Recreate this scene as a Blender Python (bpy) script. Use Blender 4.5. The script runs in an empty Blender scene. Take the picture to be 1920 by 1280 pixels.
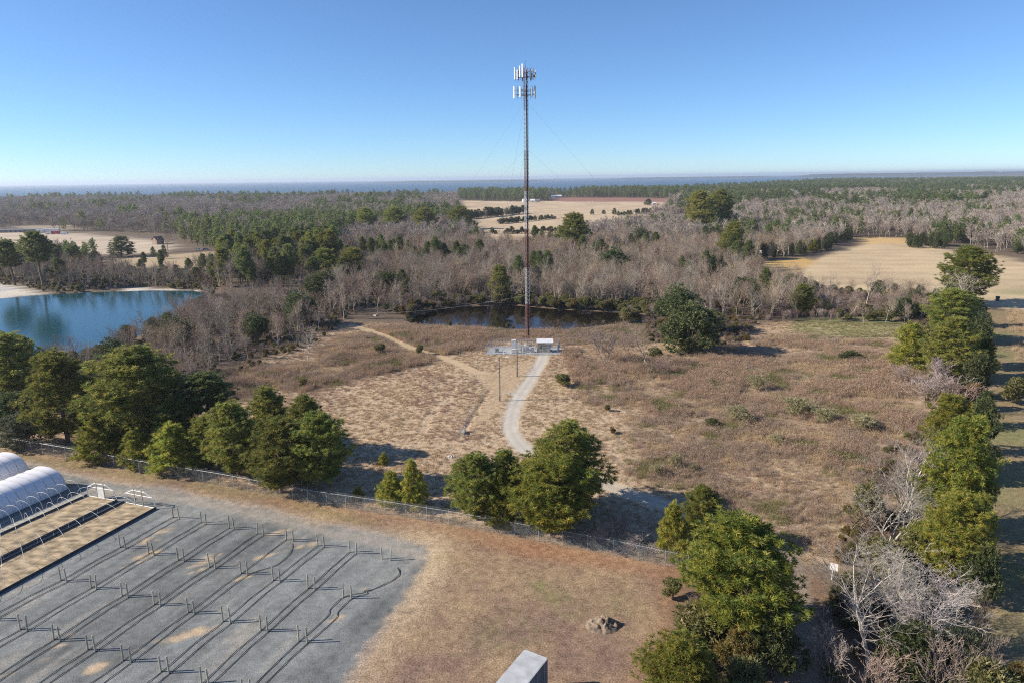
import bpy, math, numpy as np
from mathutils import Matrix, Vector
R = math.radians
sc = bpy.context.scene
COL = sc.collection

# ------------------------------------------------------------------ camera
CAM_H = 46.0
PITCH = R(13.46)          # looking slightly down
ROLL = R(0.75)
FPX = 1280.0              # focal length in pixels of a 1920 px wide frame (24 mm on full frame)
fw = np.array([0, math.cos(PITCH), -math.sin(PITCH)])
rt0 = np.array([1.0, 0, 0]); up0 = np.array([0, math.sin(PITCH), math.cos(PITCH)])
rt = math.cos(ROLL) * rt0 - math.sin(ROLL) * up0
up = math.sin(ROLL) * rt0 + math.cos(ROLL) * up0
EYE = np.array([0, 0, CAM_H])
cam = bpy.data.cameras.new('camera'); cam.lens = 24; cam.sensor_width = 36; cam.sensor_fit = 'HORIZONTAL'
cam.clip_start = 0.5; cam.clip_end = 80000
camo = bpy.data.objects.new('camera', cam); COL.objects.link(camo)
m = Matrix.Identity(4)
for i in range(3):
    m[i][0], m[i][1], m[i][2], m[i][3] = rt[i], up[i], -fw[i], EYE[i]
camo.matrix_world = m
sc.camera = camo

def P(px, py, z=0.0):
    """the spot at height z that is seen at px,py of the 1920x1280 photograph (survey of the place)"""
    d = fw + (px - 960) / FPX * rt + (640 - py) / FPX * up
    t = (z - CAM_H) / d[2]
    p = EYE + t * d
    return float(p[0]), float(p[1])
def proj(x, y, z):
    v = np.array([x, y, z]) - EYE
    w = v @ fw
    return 960 + FPX * (v @ rt) / w, 640 - FPX * (v @ up) / w
def height_at(x, y, py):
    lo, hi = -5.0, 120.0
    for _ in range(40):
        mid = (lo + hi) / 2
        if proj(x, y, mid)[1] > py: lo = mid
        else: hi = mid
    return lo
def mpp(x, y, z=0):
    """metres per photograph pixel there"""
    return float((np.array([x, y, z]) - EYE) @ fw) / FPX

# ------------------------------------------------------------------ sky and sun
HAZE = 0.00008
SUN_EL, SUN_AZ = 29.5, 183.0      # azimuth (ccw from +x) of where the sun stands: left, a little behind the camera
w = bpy.data.worlds.new('World'); sc.world = w; w.use_nodes = True
nt = w.node_tree; nt.nodes.clear()
sky = nt.nodes.new('ShaderNodeTexSky'); sky.sky_type = 'NISHITA'; sky.sun_disc = False
sky.sun_elevation = R(SUN_EL); sky.sun_rotation = R(90 - SUN_AZ)
sky.altitude = 2000; sky.air_density = 1.0; sky.dust_density = 0.0; sky.ozone_density = 10.0
bg = nt.nodes.new('ShaderNodeBackground'); bg.inputs['Strength'].default_value = 0.105
wo = nt.nodes.new('ShaderNodeOutputWorld')
wb = nt.nodes.new('ShaderNodeMix'); wb.data_type = 'RGBA'; wb.blend_type = 'MULTIPLY'; wb.inputs[0].default_value = 1.0
wb.inputs[7].default_value = (1.06, 1.055, 0.99, 1)      # white balance of the whole sky
nt.links.new(sky.outputs[0], wb.inputs[6]); sa = nt.nodes.new('ShaderNodeHueSaturation'); sa.inputs['Saturation'].default_value = 0.94
nt.links.new(wb.outputs[2], sa.inputs['Color']); nt.links.new(sa.outputs[0], bg.inputs[0]); nt.links.new(bg.outputs[0], wo.inputs[0])
sl = bpy.data.lights.new('sun', 'SUN'); sl.energy = 5.0; sl.angle = R(0.53); sl.color = (1.0, 0.905, 0.755)
so = bpy.data.objects.new('sun', sl); COL.objects.link(so)
sdir = Vector((math.cos(R(SUN_AZ)) * math.cos(R(SUN_EL)), math.sin(R(SUN_AZ)) * math.cos(R(SUN_EL)), math.sin(R(SUN_EL))))
so.rotation_euler = sdir.to_track_quat('Z', 'Y').to_euler(); so.location = (-60, 0, 120)
sc.view_settings.view_transform = 'Standard'; sc.view_settings.look = 'None'
sc.view_settings.exposure = 0.62; sc.view_settings.gamma = 1.0
sc.view_settings.use_curve_mapping = False
sc.cycles.volume_bounces = 1; sc.cycles.max_bounces = 6; sc.cycles.transparent_max_bounces = 8
sc.cycles.filter_width = 1.1; sc.cycles.use_denoising = False; sc.cycles.diffuse_bounces = 3; sc.cycles.volume_step_rate = 10

# ------------------------------------------------------------------ helpers
rng = np.random.default_rng(7)
def lin(r, g, b):
    f = lambda c: (c / 255 / 12.92) if c / 255 < 0.04045 else ((c / 255 + 0.055) / 1.055) ** 2.4
    return (f(r), f(g), f(b), 1)
def mat(name, col, rough=0.8, noise=0.0, nscale=5.0, metal=0.0, bump=0.0, spec=0.3, streak=None, objvar=0.0):
    """plain procedural paint / wood / metal: colour broken up by noise"""
    mt = bpy.data.materials.new(name); mt.use_nodes = True
    n = mt.node_tree.nodes; l = mt.node_tree.links
    b = n['Principled BSDF']; b.inputs['Roughness'].default_value = rough; b.inputs['Metallic'].default_value = metal
    b.inputs['Specular IOR Level'].default_value = spec
    c = tuple(col[:3]) + (1,)
    b.inputs['Base Color'].default_value = c
    src = None
    if noise > 0:
        tc = n.new('ShaderNodeTexCoord'); mp = n.new('ShaderNodeMapping')
        if streak: mp.inputs['Scale'].default_value = streak
        l.new(tc.outputs['Object'], mp.inputs[0])
        nz = n.new('ShaderNodeTexNoise'); nz.inputs['Scale'].default_value = nscale; nz.inputs['Detail'].default_value = 6
        l.new(mp.outputs[0], nz.inputs['Vector'])
        cr = n.new('ShaderNodeValToRGB')
        cr.color_ramp.elements[0].position = 0.3; cr.color_ramp.elements[1].position = 0.7
        cr.color_ramp.elements[0].color = tuple(max(0, x * (1 - noise)) for x in c[:3]) + (1,)
        cr.color_ramp.elements[1].color = tuple(min(1, x * (1 + noise)) for x in c[:3]) + (1,)
        l.new(nz.outputs['Fac'], cr.inputs[0]); src = cr.outputs[0]
        if bump:
            bp = n.new('ShaderNodeBump'); bp.inputs['Strength'].default_value = bump; bp.inputs['Distance'].default_value = 0.03
            l.new(nz.outputs['Fac'], bp.inputs['Height']); l.new(bp.outputs[0], b.inputs['Normal'])
    if objvar and src:
        oi = n.new('ShaderNodeObjectInfo'); hs = n.new('ShaderNodeHueSaturation'); mr = n.new('ShaderNodeMapRange')
        mr.inputs['To Min'].default_value = 1 - objvar; mr.inputs['To Max'].default_value = 1 + objvar
        l.new(oi.outputs['Random'], mr.inputs[0]); l.new(mr.outputs[0], hs.inputs['Value']); l.new(src, hs.inputs['Color']); src = hs.outputs[0]
    if src: l.new(src, b.inputs['Base Color'])
    return mt
def leafmat(name, trans=0.3, rough=0.6, var=0.18, spec=0.2, hue=0.02):
    """foliage and twigs: colour from the mesh's col attribute, varied from plant to plant"""
    mt = bpy.data.materials.new(name); mt.use_nodes = True
    n = mt.node_tree.nodes; l = mt.node_tree.links
    b = n['Principled BSDF']; b.inputs['Roughness'].default_value = rough; b.inputs['Specular IOR Level'].default_value = spec
    at = n.new('ShaderNodeAttribute'); at.attribute_name = 'col'
    oi = n.new('ShaderNodeObjectInfo'); hs = n.new('ShaderNodeHueSaturation'); mr = n.new('ShaderNodeMapRange')
    mr.inputs['To Min'].default_value = 1 - var; mr.inputs['To Max'].default_value = 1 + var
    l.new(oi.outputs['Random'], mr.inputs[0]); l.new(mr.outputs[0], hs.inputs['Value'])
    m2 = n.new('ShaderNodeMath'); m2.operation = 'MULTIPLY'; m2.inputs[1].default_value = 7.31
    m3 = n.new('ShaderNodeMath'); m3.operation = 'FRACT'; l.new(oi.outputs['Random'], m2.inputs[0]); l.new(m2.outputs[0], m3.inputs[0])
    mh = n.new('ShaderNodeMapRange'); mh.inputs['To Min'].default_value = 0.5 - hue; mh.inputs['To Max'].default_value = 0.5 + hue
    l.new(m3.outputs[0], mh.inputs[0]); l.new(mh.outputs[0], hs.inputs['Hue'])
    l.new(at.outputs['Color'], hs.inputs['Color']); l.new(hs.outputs[0], b.inputs['Base Color'])
    if trans:
        tr = n.new('ShaderNodeBsdfTranslucent'); mx = n.new('ShaderNodeMixShader'); mx.inputs[0].default_value = trans
        l.new(hs.outputs[0], tr.inputs[0]); l.new(b.outputs[0], mx.inputs[1]); l.new(tr.outputs[0], mx.inputs[2])
        l.new(mx.outputs[0], n['Material Output'].inputs[0])
    return mt

def np_mesh(name, V, F, col=None, smooth=False, mats=(), extra=None):
    """F: (n,3) or (n,4) int array, or list of those"""
    if not isinstance(F, (list, tuple)): F = [F]
    F = [np.asarray(f, np.int32) for f in F if len(f)]
    me = bpy.data.meshes.new(name)
    V = np.asarray(V, np.float32)
    me.vertices.add(len(V)); me.vertices.foreach_set('co', V.ravel())
    tot = np.concatenate([np.full(len(f), f.shape[1], np.int32) for f in F])
    loops = np.concatenate([f.ravel() for f in F])
    st = np.concatenate([[0], np.cumsum(tot)[:-1]]).astype(np.int32)
    me.loops.add(len(loops)); me.loops.foreach_set('vertex_index', loops)
    me.polygons.add(len(tot)); me.polygons.foreach_set('loop_start', st); me.polygons.foreach_set('loop_total', tot)
    me.polygons.foreach_set('use_smooth', np.full(len(tot), smooth))
    if col is not None:
        a = me.attributes.new('col', 'FLOAT_COLOR', 'POINT')
        c = np.ones((len(V), 4), np.float32); c[:, :3] = col; a.data.foreach_set('color', c.ravel())
    for k, v in (extra or {}).items():
        a = me.attributes.new(k, 'FLOAT', 'POINT'); a.data.foreach_set('value', np.asarray(v, np.float32))
    for x in mats: me.materials.append(x)
    me.update(calc_edges=True); me.validate()
    return me
def link(name, data, parent=None, loc=None, rot=None, scale=None):
    o = bpy.data.objects.new(name, data); COL.objects.link(o)
    if parent: o.parent = parent
    if loc is not None: o.location = loc
    if rot is not None: o.rotation_euler = rot
    if scale is not None: o.scale = scale
    return o
def tag(o, label, cat, group=None, kind=None):
    if label: o['label'] = label
    if cat: o['category'] = cat
    if group: o['group'] = group
    if kind: o['kind'] = kind
    return o
def thing(name, label, cat, loc=(0, 0, 0), rz=0.0, group=None):
    return tag(link(name, None, None, loc, (0, 0, rz)), label, cat, group)

class MB:
    """collects shapes, builds ONE mesh object"""
    def __init__(s): s.v = []; s.f = []
    def add(s, v, f):
        k = len(s.v); s.v += [tuple(x) for x in v]; s.f += [tuple(i + k for i in q) for q in f]; return s
    def box(s, c, d, rz=0.0, rx=0.0, ry=0.0):
        M = Matrix.Rotation(rz, 3, 'Z') @ Matrix.Rotation(ry, 3, 'Y') @ Matrix.Rotation(rx, 3, 'X')
        v = [Vector(c) + M @ Vector((sx * d[0] / 2, sy * d[1] / 2, sz * d[2] / 2)) for sx in (-1, 1) for sy in (-1, 1) for sz in (-1, 1)]
        return s.add(v, [(0, 1, 3, 2), (4, 6, 7, 5), (0, 4, 5, 1), (2, 3, 7, 6), (0, 2, 6, 4), (1, 5, 7, 3)])
    def tube(s, pts, r, n=6, cap=True):
        pts = [Vector(p) for p in pts]; rs = r if isinstance(r, (list, tuple)) else [r] * len(pts)
        rings = []
        for i, p in enumerate(pts):
            d = (pts[min(i + 1, len(pts) - 1)] - pts[max(i - 1, 0)]).normalized()
            a = d.orthogonal().normalized() if abs(d.z) > 0.95 else d.cross(Vector((0, 0, 1))).normalized()
            b = d.cross(a)
            rings.append([p + (a * math.cos(2 * math.pi * k / n) + b * math.sin(2 * math.pi * k / n)) * rs[i] for k in range(n)])
        v = [q for g in rings for q in g]; f = []
        for i in range(len(pts) - 1):
            for k in range(n):
                f.append((i * n + k, i * n + (k + 1) % n, (i + 1) * n + (k + 1) % n, (i + 1) * n + k))
        if cap and n > 2: f += [tuple(range(n))[::-1], tuple((len(pts) - 1) * n + k for k in range(n))]
        return s.add(v, f)
    def prism(s, poly, z0, z1):
        n = len(poly); v = [(x, y, z0) for x, y in poly] + [(x, y, z1) for x, y in poly]
        return s.add(v, [tuple(range(n))[::-1], tuple(range(n, 2 * n))] + [(k, (k + 1) % n, n + (k + 1) % n, n + k) for k in range(n)])
    def mesh(s, name, mt, smooth=False):
        me = bpy.data.meshes.new(name); me.from_pydata(s.v, [], s.f); me.update()
        if mt: me.materials.append(mt)
        if smooth: me.polygons.foreach_set('use_smooth', [True] * len(me.polygons))
        return me
    def obj(s, name, mt, parent=None, smooth=False, loc=None, rot=None):
        return link(name, s.mesh(name, mt, smooth), parent, loc, rot)

# value noise on numpy arrays
_T = np.random.default_rng(3).random((256, 256)).astype(np.float32)
def vnoise(x, y):
    xi = np.floor(x).astype(np.int64); yi = np.floor(y).astype(np.int64)
    u = x - xi; v = y - yi; u = u * u * (3 - 2 * u); v = v * v * (3 - 2 * v)
    g = lambda a, b: _T[a & 255, b & 255]
    return (g(xi, yi) * (1 - u) + g(xi + 1, yi) * u) * (1 - v) + (g(xi, yi + 1) * (1 - u) + g(xi + 1, yi + 1) * u) * v
def fbm(x, y, s, o=4):
    r = 0; a = 1; t = 0; f = 1 / s
    for k in range(o):
        r = r + a * vnoise(x * f + 17.3 * k, y * f - 9.1 * k); t += a; a *= 0.5; f *= 2.03
    return r / t
def sdf(poly, x, y, pad=60):
    """signed distance (negative inside), big outside the padded box"""
    poly = np.asarray(poly, float)
    out = np.full(x.shape, 1e3)
    lo = poly.min(0) - pad; hi = poly.max(0) + pad
    mk = (x > lo[0]) & (x < hi[0]) & (y > lo[1]) & (y < hi[1])
    if not mk.any(): return out
    X = x[mk]; Y = y[mk]; d = np.full(X.shape, 1e9); ins = np.zeros(X.shape, bool)
    for i in range(len(poly)):
        a = poly[i]; b = poly[(i + 1) % len(poly)]; e = b - a
        t = np.clip(((X - a[0]) * e[0] + (Y - a[1]) * e[1]) / max(e @ e, 1e-9), 0, 1)
        d = np.minimum(d, (X - a[0] - t * e[0]) ** 2 + (Y - a[1] - t * e[1]) ** 2)
        c = (a[1] > Y) != (b[1] > Y)
        if abs(e[1]) > 1e-12: ins ^= c & (X < a[0] + (Y - a[1]) / e[1] * e[0])
    d = np.sqrt(d); out[mk] = np.where(ins, -d, d); return out
def ldist(line, x, y, pad=40):
    line = np.asarray(line, float); out = np.full(x.shape, 1e3)
    lo = line.min(0) - pad; hi = line.max(0) + pad
    mk = (x > lo[0]) & (x < hi[0]) & (y > lo[1]) & (y < hi[1])
    X = x[mk]; Y = y[mk]; d = np.full(X.shape, 1e9)
    for a, b in zip(line[:-1], line[1:]):
        e = b - a; t = np.clip(((X - a[0]) * e[0] + (Y - a[1]) * e[1]) / (e @ e), 0, 1)
        d = np.minimum(d, (X - a[0] - t * e[0]) ** 2 + (Y - a[1] - t * e[1]) ** 2)
    out[mk] = np.sqrt(d); return out
def sm(d, w): return 1 / (1 + np.exp(np.clip(d / w * 4, -40, 40)))      # 1 inside, 0 outside, soft over w metres
def PP(pts, z=0): return [P(a, b, z) for a, b in pts]
def smooth_line(pts, n=8):
    pts = np.array(pts, float); q = np.vstack([2 * pts[0] - pts[1], pts, 2 * pts[-1] - pts[-2]]); out = []
    for i in range(1, len(q) - 2):
        for t in np.arange(n) / n:
            out.append(0.5 * (2 * q[i] + (q[i + 1] - q[i - 1]) * t + (2 * q[i - 1] - 5 * q[i] + 4 * q[i + 1] - q[i + 2]) * t * t + (3 * q[i] - q[i - 1] - 3 * q[i + 1] + q[i + 2]) * t ** 3))
    return np.array(out + [pts[-1]])

# ------------------------------------------------------------------ survey of the ground (outlines in world metres)
YARD = PP([(-700, 880), (-100, 862), (40, 868), (120, 890), (215, 905), (330, 925), (480, 955), (600, 982), (715, 1004), (795, 1022), (800, 1038), (785, 1075), (740, 1135), (690, 1195), (630, 1290), (560, 1420), (-700, 1500)])
MOWN = PP([(-700, 790), (0, 838), (100, 850), (262, 885), (413, 910), (578, 942), (686, 958), (842, 983), (966, 1006), (1055, 1022), (1150, 1040), (1290, 1066), (1262, 1130), (1255, 1180), (1215, 1290), (1150, 1500), (-700, 1600)])
COMP = PP([(911, 664), (1052, 664), (1050, 650), (923, 650)])
DRIVE = smooth_line(PP([(1020, 662), (1013, 680), (992, 715), (972, 745), (960, 775), (957, 800), (966, 823), (990, 845), (1040, 872), (1110, 897), (1180, 925), (1245, 945), (1310, 968)]))
LANE = smooth_line(PP([(1310, 968), (1370, 990), (1440, 1020), (1475, 1060), (1485, 1120), (1490, 1200), (1490, 1320)]))
TRACK = smooth_line(PP([(660, 610), (720, 630), (775, 655), (830, 670), (880, 692), (930, 715), (968, 738)]))
MOWSTRIP = PP([(905, 700), (1000, 668), (1005, 690), (960, 735), (950, 760), (880, 812), (868, 808), (915, 735), (880, 705)])
DITCH = smooth_line(PP([(862, 818), (880, 790), (900, 757), (918, 730)]))
RUTS = [smooth_line(PP([(560, 880), (640, 850), (740, 842), (850, 830), (930, 845)])), smooth_line(PP([(560, 886), (640, 856), (740, 848), (850, 836), (930, 851)])), smooth_line(PP([(895, 905), (880, 870), (905, 835), (950, 815)])), smooth_line(PP([(890, 700), (860, 715), (845, 745)])), smooth_line(PP([(1010, 705), (1060, 690), (1130, 688), (1200, 678)])), smooth_line(PP([(1080, 820), (1110, 840), (1150, 850), (1180, 880)])), smooth_line(PP([(790, 810), (795, 785), (815, 765), (838, 745)])), smooth_line(PP([(798, 812), (803, 787), (822, 768), (846, 748)]))]
POND_D = smooth_line(PP([(765, 602), (800, 584), (860, 577), (905, 574), (960, 573), (1030, 579), (1090, 583), (1150, 586), (1205, 590), (1212, 596), (1170, 606), (1120, 612), (1060, 618), (1000, 618), (940, 617), (880, 616), (820, 613), (785, 610), (765, 602)], -0.5), 4)[:-1]
POND_L = smooth_line(PP([(-330, 585), (-120, 570), (0, 560), (60, 554), (140, 550), (235, 546), (330, 545), (385, 549), (390, 558), (335, 588), (262, 628), (175, 662), (60, 685), (-120, 700), (-420, 690), (-330, 585)], -0.5), 4)[:-1]
SAND_L = PP([(-200, 545), (0, 530), (40, 540), (75, 550), (40, 556), (0, 561), (-200, 580)])
SAND_B = PP([(235, 540), (300, 541), (375, 544), (370, 550), (300, 549), (235, 549)])
F_MID = PP([(860, 376), (930, 378), (1070, 377), (1240, 377), (1260, 385), (1230, 405), (1120, 425), (1010, 460), (930, 470), (880, 440), (870, 400)])
F_RED = PP([(1030, 371), (1160, 371), (1260, 373), (1245, 379), (1040, 378)])
F_R = PP([(1484, 532), (1505, 500), (1540, 482), (1600, 462), (1640, 455), (1740, 455), (1790, 470), (1860, 478), (1960, 500), (2100, 520), (2200, 600), (1920, 585), (1850, 577), (1760, 558), (1640, 546), (1540, 541)])
F_GOLD = PP([(1425, 490), (1505, 484), (1530, 490), (1490, 512), (1430, 515)])
F_GOLD2 = PP([(1600, 446), (1700, 446), (1715, 456), (1620, 458)])
F_L = PP([(-300, 428), (0, 431), (60, 434), (150, 439), (240, 446), (310, 455), (335, 466), (300, 474), (180, 478), (60, 476), (-300, 480)])
F_L2 = PP([(195, 488), (300, 478), (400, 472), (425, 482), (420, 503), (330, 506), (220, 503)])
F_LB = PP([(20, 423), (120, 423), (140, 431), (20, 432)])
GREEN = PP([(1500, 600), (1560, 592), (1650, 594), (1700, 602), (1705, 622), (1620, 640), (1530, 632), (1480, 618)])
GREEN2 = PP([(1500, 685), (1560, 690), (1600, 715), (1540, 722), (1480, 705)])
STRIP = PP([(1848, 582), (1886, 584), (1905, 680), (1935, 800), (2000, 1000), (2120, 1400), (1800, 1400), (1822, 1150), (1838, 900), (1848, 740)])
RIGHT = PP([(1886, 584), (2150, 590), (2700, 900), (2700, 1400), (2120, 1400), (2000, 1000), (1905, 680)])
WEED_L = PP([(360, 745), (390, 705), (470, 690), (560, 672), (640, 625), (690, 628), (760, 655), (830, 665), (800, 680), (740, 690), (640, 715), (545, 735), (450, 760)])
WEED_P = PP([(690, 618), (760, 612), (860, 622), (935, 625), (930, 640), (900, 656), (850, 662), (790, 656), (740, 640)])
WEED_R = PP([(1085, 700), (1060, 660), (1130, 655), (1180, 672), (1300, 672), (1400, 640), (1480, 625), (1600, 640), (1700, 650), (1740, 760), (1690, 850), (1640, 950), (1570, 1040), (1500, 1010), (1440, 990), (1350, 955), (1260, 920), (1190, 880), (1170, 820), (1200, 770), (1120, 760)])
TUSS = PP([(450, 775), (560, 735), (700, 700), (830, 668), (930, 690), (985, 745), (950, 790), (985, 870), (950, 900), (800, 930), (640, 920), (600, 860), (640, 800), (560, 770)])
SHORE_PX = [(-3000, 1500), (-900, 1850), (-400, 1900), (0, 1950), (400, 2000), (700, 2100), (1000, 2100), (1250, 2200), (1400, 2500), (1500, 3800), (1600, 7000), (1920, 9300), (5000, 9300)]
SH_T = np.array([(a - 960) / 1245 for a, b in SHORE_PX]); SH_Y = np.array([b for a, b in SHORE_PX], float)
def shore_y(x, y):
    return np.interp(x / np.maximum(y, 50), SH_T, SH_Y)

# ------------------------------------------------------------------ ground sheet
def axis(a, b, step, g, far_lo, far_hi):
    mid = list(np.arange(a, b, step)); s = step; hi = [mid[-1]]
    while hi[-1] < far_hi: s *= g; hi.append(hi[-1] + s)
    s = step; lo = [mid[0]]
    while lo[-1] > far_lo: s *= g; lo.append(lo[-1] - s)
    return np.array(lo[1:][::-1] + mid + hi[1:])
gx = axis(-72, 88, 0.42, 1.05, -9000, 14000)
gy = axis(46, 200, 0.42, 1.035, -250, 9800)
NX, NY = len(gx), len(gy)
X, Y = np.meshgrid(gx, gy); X = X.ravel(); Y = Y.ravel()
near = (Y < 420) & (np.abs(X) < 320)
def lay(c, col, mk): return c * (1 - mk[:, None]) + np.array(col)[None, :] * mk[:, None]
n1 = fbm(X, Y, 9.0); n2 = fbm(X + 50, Y - 20, 2.2, 3); n3 = fbm(X - 200, Y + 90, 30.0, 3); n4 = fbm(X * 0.35 + 11, Y, 5.0, 3)
n5 = fbm(X + 31, Y + 7, 1.0, 2)
wob = (n1 - 0.5) * 3.0 + (n2 - 0.5) * 1.5
FARW = np.clip((Y - 300) / 600, 0, 1) * 14     # softer, wobblier outlines far off
wf = wob * (1 + FARW)
col = np.zeros((len(X), 3)) + np.array([0.15, 0.115, 0.085])                                 # leaf litter under the woods
tan = np.stack([0.46 + 0.12 * (n1 - .5), 0.345 + 0.09 * (n1 - .5), 0.232 + 0.05 * (n1 - .5)], 1)
openf = PP([(330, 770), (450, 690), (640, 605), (760, 608), (1060, 640), (1330, 640), (1400, 612), (1500, 605), (1740, 614), (1760, 760), (1720, 900), (1560, 1060), (1440, 1010), (1290, 1065), (1000, 1010), (640, 950), (300, 890), (-300, 800), (-300, 760)])
d_open = sdf(openf, X, Y) + wob
k = sm(d_open, 4.0); col = col * (1 - k[:, None]) + tan * k[:, None]
col = lay(col, [0.345, 0.262, 0.19], np.maximum.reduce([sm(sdf(WEED_L, X, Y) + wob, 5), sm(sdf(WEED_P, X, Y) + wob, 4), sm(sdf(WEED_R, X, Y) + wob, 7) * (0.5 + 0.5 * (n3 > 0.42))]) * 0.8)
col = lay(col, [0.43, 0.33, 0.20], np.clip((n3 - 0.55) * 6, 0, 1) * k * 0.55)
d_green = np.minimum(sdf(GREEN, X, Y), sdf(GREEN2, X, Y)) + wob * 2
col = lay(col, [0.24, 0.25, 0.10], sm(d_green, 8) * np.clip(0.1 + 1.4 * n2, 0, 1) * 0.75)
def fld(poly, c, wd): 
    global col
    col = lay(col, c, sm(sdf(poly, X, Y, 200) + wf * 0.6, wd))
fld(F_MID, [0.50, 0.385, 0.255], 8); fld(F_RED, [0.29, 0.15, 0.115], 10); fld(F_R, [0.50, 0.385, 0.24], 3)
fld(F_GOLD, [0.52, 0.34, 0.13], 3); fld(F_GOLD2, [0.55, 0.38, 0.18], 4); fld(F_L, [0.50, 0.41, 0.31], 5); fld(F_L2, [0.44, 0.34, 0.22], 4); fld(F_LB, [0.33, 0.27, 0.20], 5)
farfield = np.minimum.reduce([sdf(q, X, Y, 200) for q in (F_MID, F_R, F_L)])
band = np.sin((Y + 0.18 * X) * 0.35 + 2 * n1)
col = col * (1 + (sm(farfield, 6) * (0.08 * band + 0.22 * (n4 - .5) + 0.25 * (n3 - .5)))[:, None])
col = lay(col, [0.25, 0.27, 0.12], sm(sdf(PP([(1860, 545), (1930, 540), (2100, 550), (2100, 560), (1930, 556), (1870, 552)]), X, Y) + wob, 5) * 0.45)
# mown verge round the yard, pine straw under the fence
dm = sdf(MOWN, X, Y); inm = sm(dm + 0.25 * wob, 0.8)
mown = np.stack([0.295 + 0.18 * (n1 - .5) + 0.11 * (n2 - .5), 0.205 + 0.14 * (n1 - .5) + 0.09 * (n2 - .5), 0.135 + 0.05 * (n1 - .5) + 0.03 * (n2 - .5)], 1)
col = col * (1 - inm[:, None]) + mown * inm[:, None]
verge = sm(ldist(PP([(-300, 825), (0, 852), (200, 880), (420, 918), (560, 945), (690, 978)]), X, Y) - 1.2 + wob * .6, 1.5)
col = lay(col, [0.20, 0.185, 0.075], verge * np.clip(0.2 + 1.3 * (n1 - 0.2), 0, 1) * 0.65)
for cx, cy, r_ in ((1010, 1097, 1.2), (1040, 1112, 1.5), (1072, 1143, 1.1), (1165, 1125, 3.0), (950, 1190, 3.5), (880, 1080, 0.7)):
    a, b = P(cx, cy); g = sm(np.hypot(X - a, Y - b) - r_ + wob, 1.2) if r_ < 2 else sm(np.hypot(X - a, Y - b) - r_ + wob, 2.5) * 0.45
    col = lay(col, [0.16, 0.20, 0.06], g * np.clip((n5 - .2) * 1.6, 0, 1) * 0.6)
straw = sm(np.abs(ldist(PP([(520, 938), (640, 955), (760, 976), (880, 1000), (990, 1028), (1100, 1045), (1200, 1062), (1265, 1078)]), X, Y)) - 1.7 + wob * .5, 1.6)
col = lay(col, [0.34, 0.185, 0.105], straw * (dm < 1) * (0.35 + 0.65 * sm(np.hypot(X - P(1060, 1035)[0], Y - P(1060, 1035)[1]) - 9, 14)) * 0.85)
edgein = sm(np.abs(sdf(PP([(1285, 1070), (1262, 1130), (1255, 1180), (1215, 1290), (1600, 1290), (1500, 1080)]), X, Y)) - 1.5 + wob, 2)
col = lay(col, [0.27, 0.15, 0.085], edgein * 0.5)
dy = sdf(YARD, X, Y)
right_side = np.clip((X + 19) / 9, 0, 1)
sandf = sm(np.abs(dy - 1.2) - 2.0 + wob * 1.0, 2.4) * np.clip(right_side * 1.15, 0, 1)
col = lay(col, [0.50, 0.385, 0.25], sandf * np.clip(0.45 + 0.9 * n1, 0, 1) * 0.9)
col = lay(col, [0.36, 0.32, 0.28], sm(np.abs(dy - 0.2) - 0.9 + wob * .5, 1.2) * (1 - right_side) * 0.7)
gr = np.stack([0.195 + 0.06 * (n4 - .5) + .04 * (n1 - .5), 0.205 + 0.06 * (n4 - .5) + .04 * (n1 - .5), 0.202 + 0.055 * (n4 - .5) + .035 * (n1 - .5)], 1)
la, lb_ = np.array(P(325, 971)), np.array(P(114, 1089)); e_ = (la - lb_) / np.linalg.norm(la - lb_)
us = X * e_[0] + Y * e_[1]; vs = -X * e_[1] + Y * e_[0]
stre = fbm(us * .12, vs, 1.1, 3); stre2 = fbm(us * .05 + 40, vs, 2.6, 2)
gr = gr * (1 + 0.55 * (stre - .5) + 0.5 * (stre2 - .5) + .35 * (n5 - .5))[:, None]
dust = np.clip((stre - .60) * 5, 0, 1) * np.clip((n1 - .35) * 3, 0, 1)
gr = gr * (1 - .45 * dust[:, None]) + np.array([.40, .33, .25]) * (.45 * dust[:, None])
ky = sm(dy + 0.35 * wob + 1.2 * (n5 - .5), 0.8); col = col * (1 - ky[:, None]) + gr * ky[:, None]
# wheel-worn paler strip along the top of the yard, and sandy spots showing through the gravel
worn = sm(ldist(PP([(60, 905), (340, 935), (500, 968), (620, 998), (720, 1015), (790, 1042)]), X, Y) - 1.0 + wob * .5, 1.3)
col = lay(col, [0.38, 0.33, 0.27], worn * (0.5 + 0.4 * n1))
for cx, cy, rx, ry in ((310, 993, 1.1, .5), (282, 1011, .7, .5), (272, 1041, .9, .5), (400, 1040, 1.1, .4), (375, 1055, 1.4, .5), (372, 1068, 1, .3), (528, 996, 1.3, .5), (575, 1022, 1.6, .6), (500, 1040, 1.8, .5), (455, 1082, 1.2, .3), (342, 1192, 1.5, .6), (385, 1180, 1.7, .6), (290, 1205, .8, .3), (277, 1208, 1, .5), (108, 1210, 1.0, .4), (70, 1240, 2.0, .7), (180, 1250, 1.2, .8), (135, 1187, .6, .3), (630, 1158, 1, .4), (70, 1115, 2.5, .5), (195, 1062, 1.6, .4), (240, 1060, 1.5, .3), (20, 1262, 1.5, .6), (690, 1098, .6, .3)):
    a, b = P(cx, cy); an = 0.55
    u = (X - a) * math.cos(an) + (Y - b) * math.sin(an); v = -(X - a) * math.sin(an) + (Y - b) * math.cos(an)
    d = np.hypot(u / (rx * 0.75), v / (ry * 0.75)) - 1 + wob * 1.3
    col = lay(col, [0.49, 0.375, 0.25], sm(d, 0.55) * np.clip((n5 - .30) * 3.6, 0, .9) * (np.abs(u) < 6))
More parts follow.
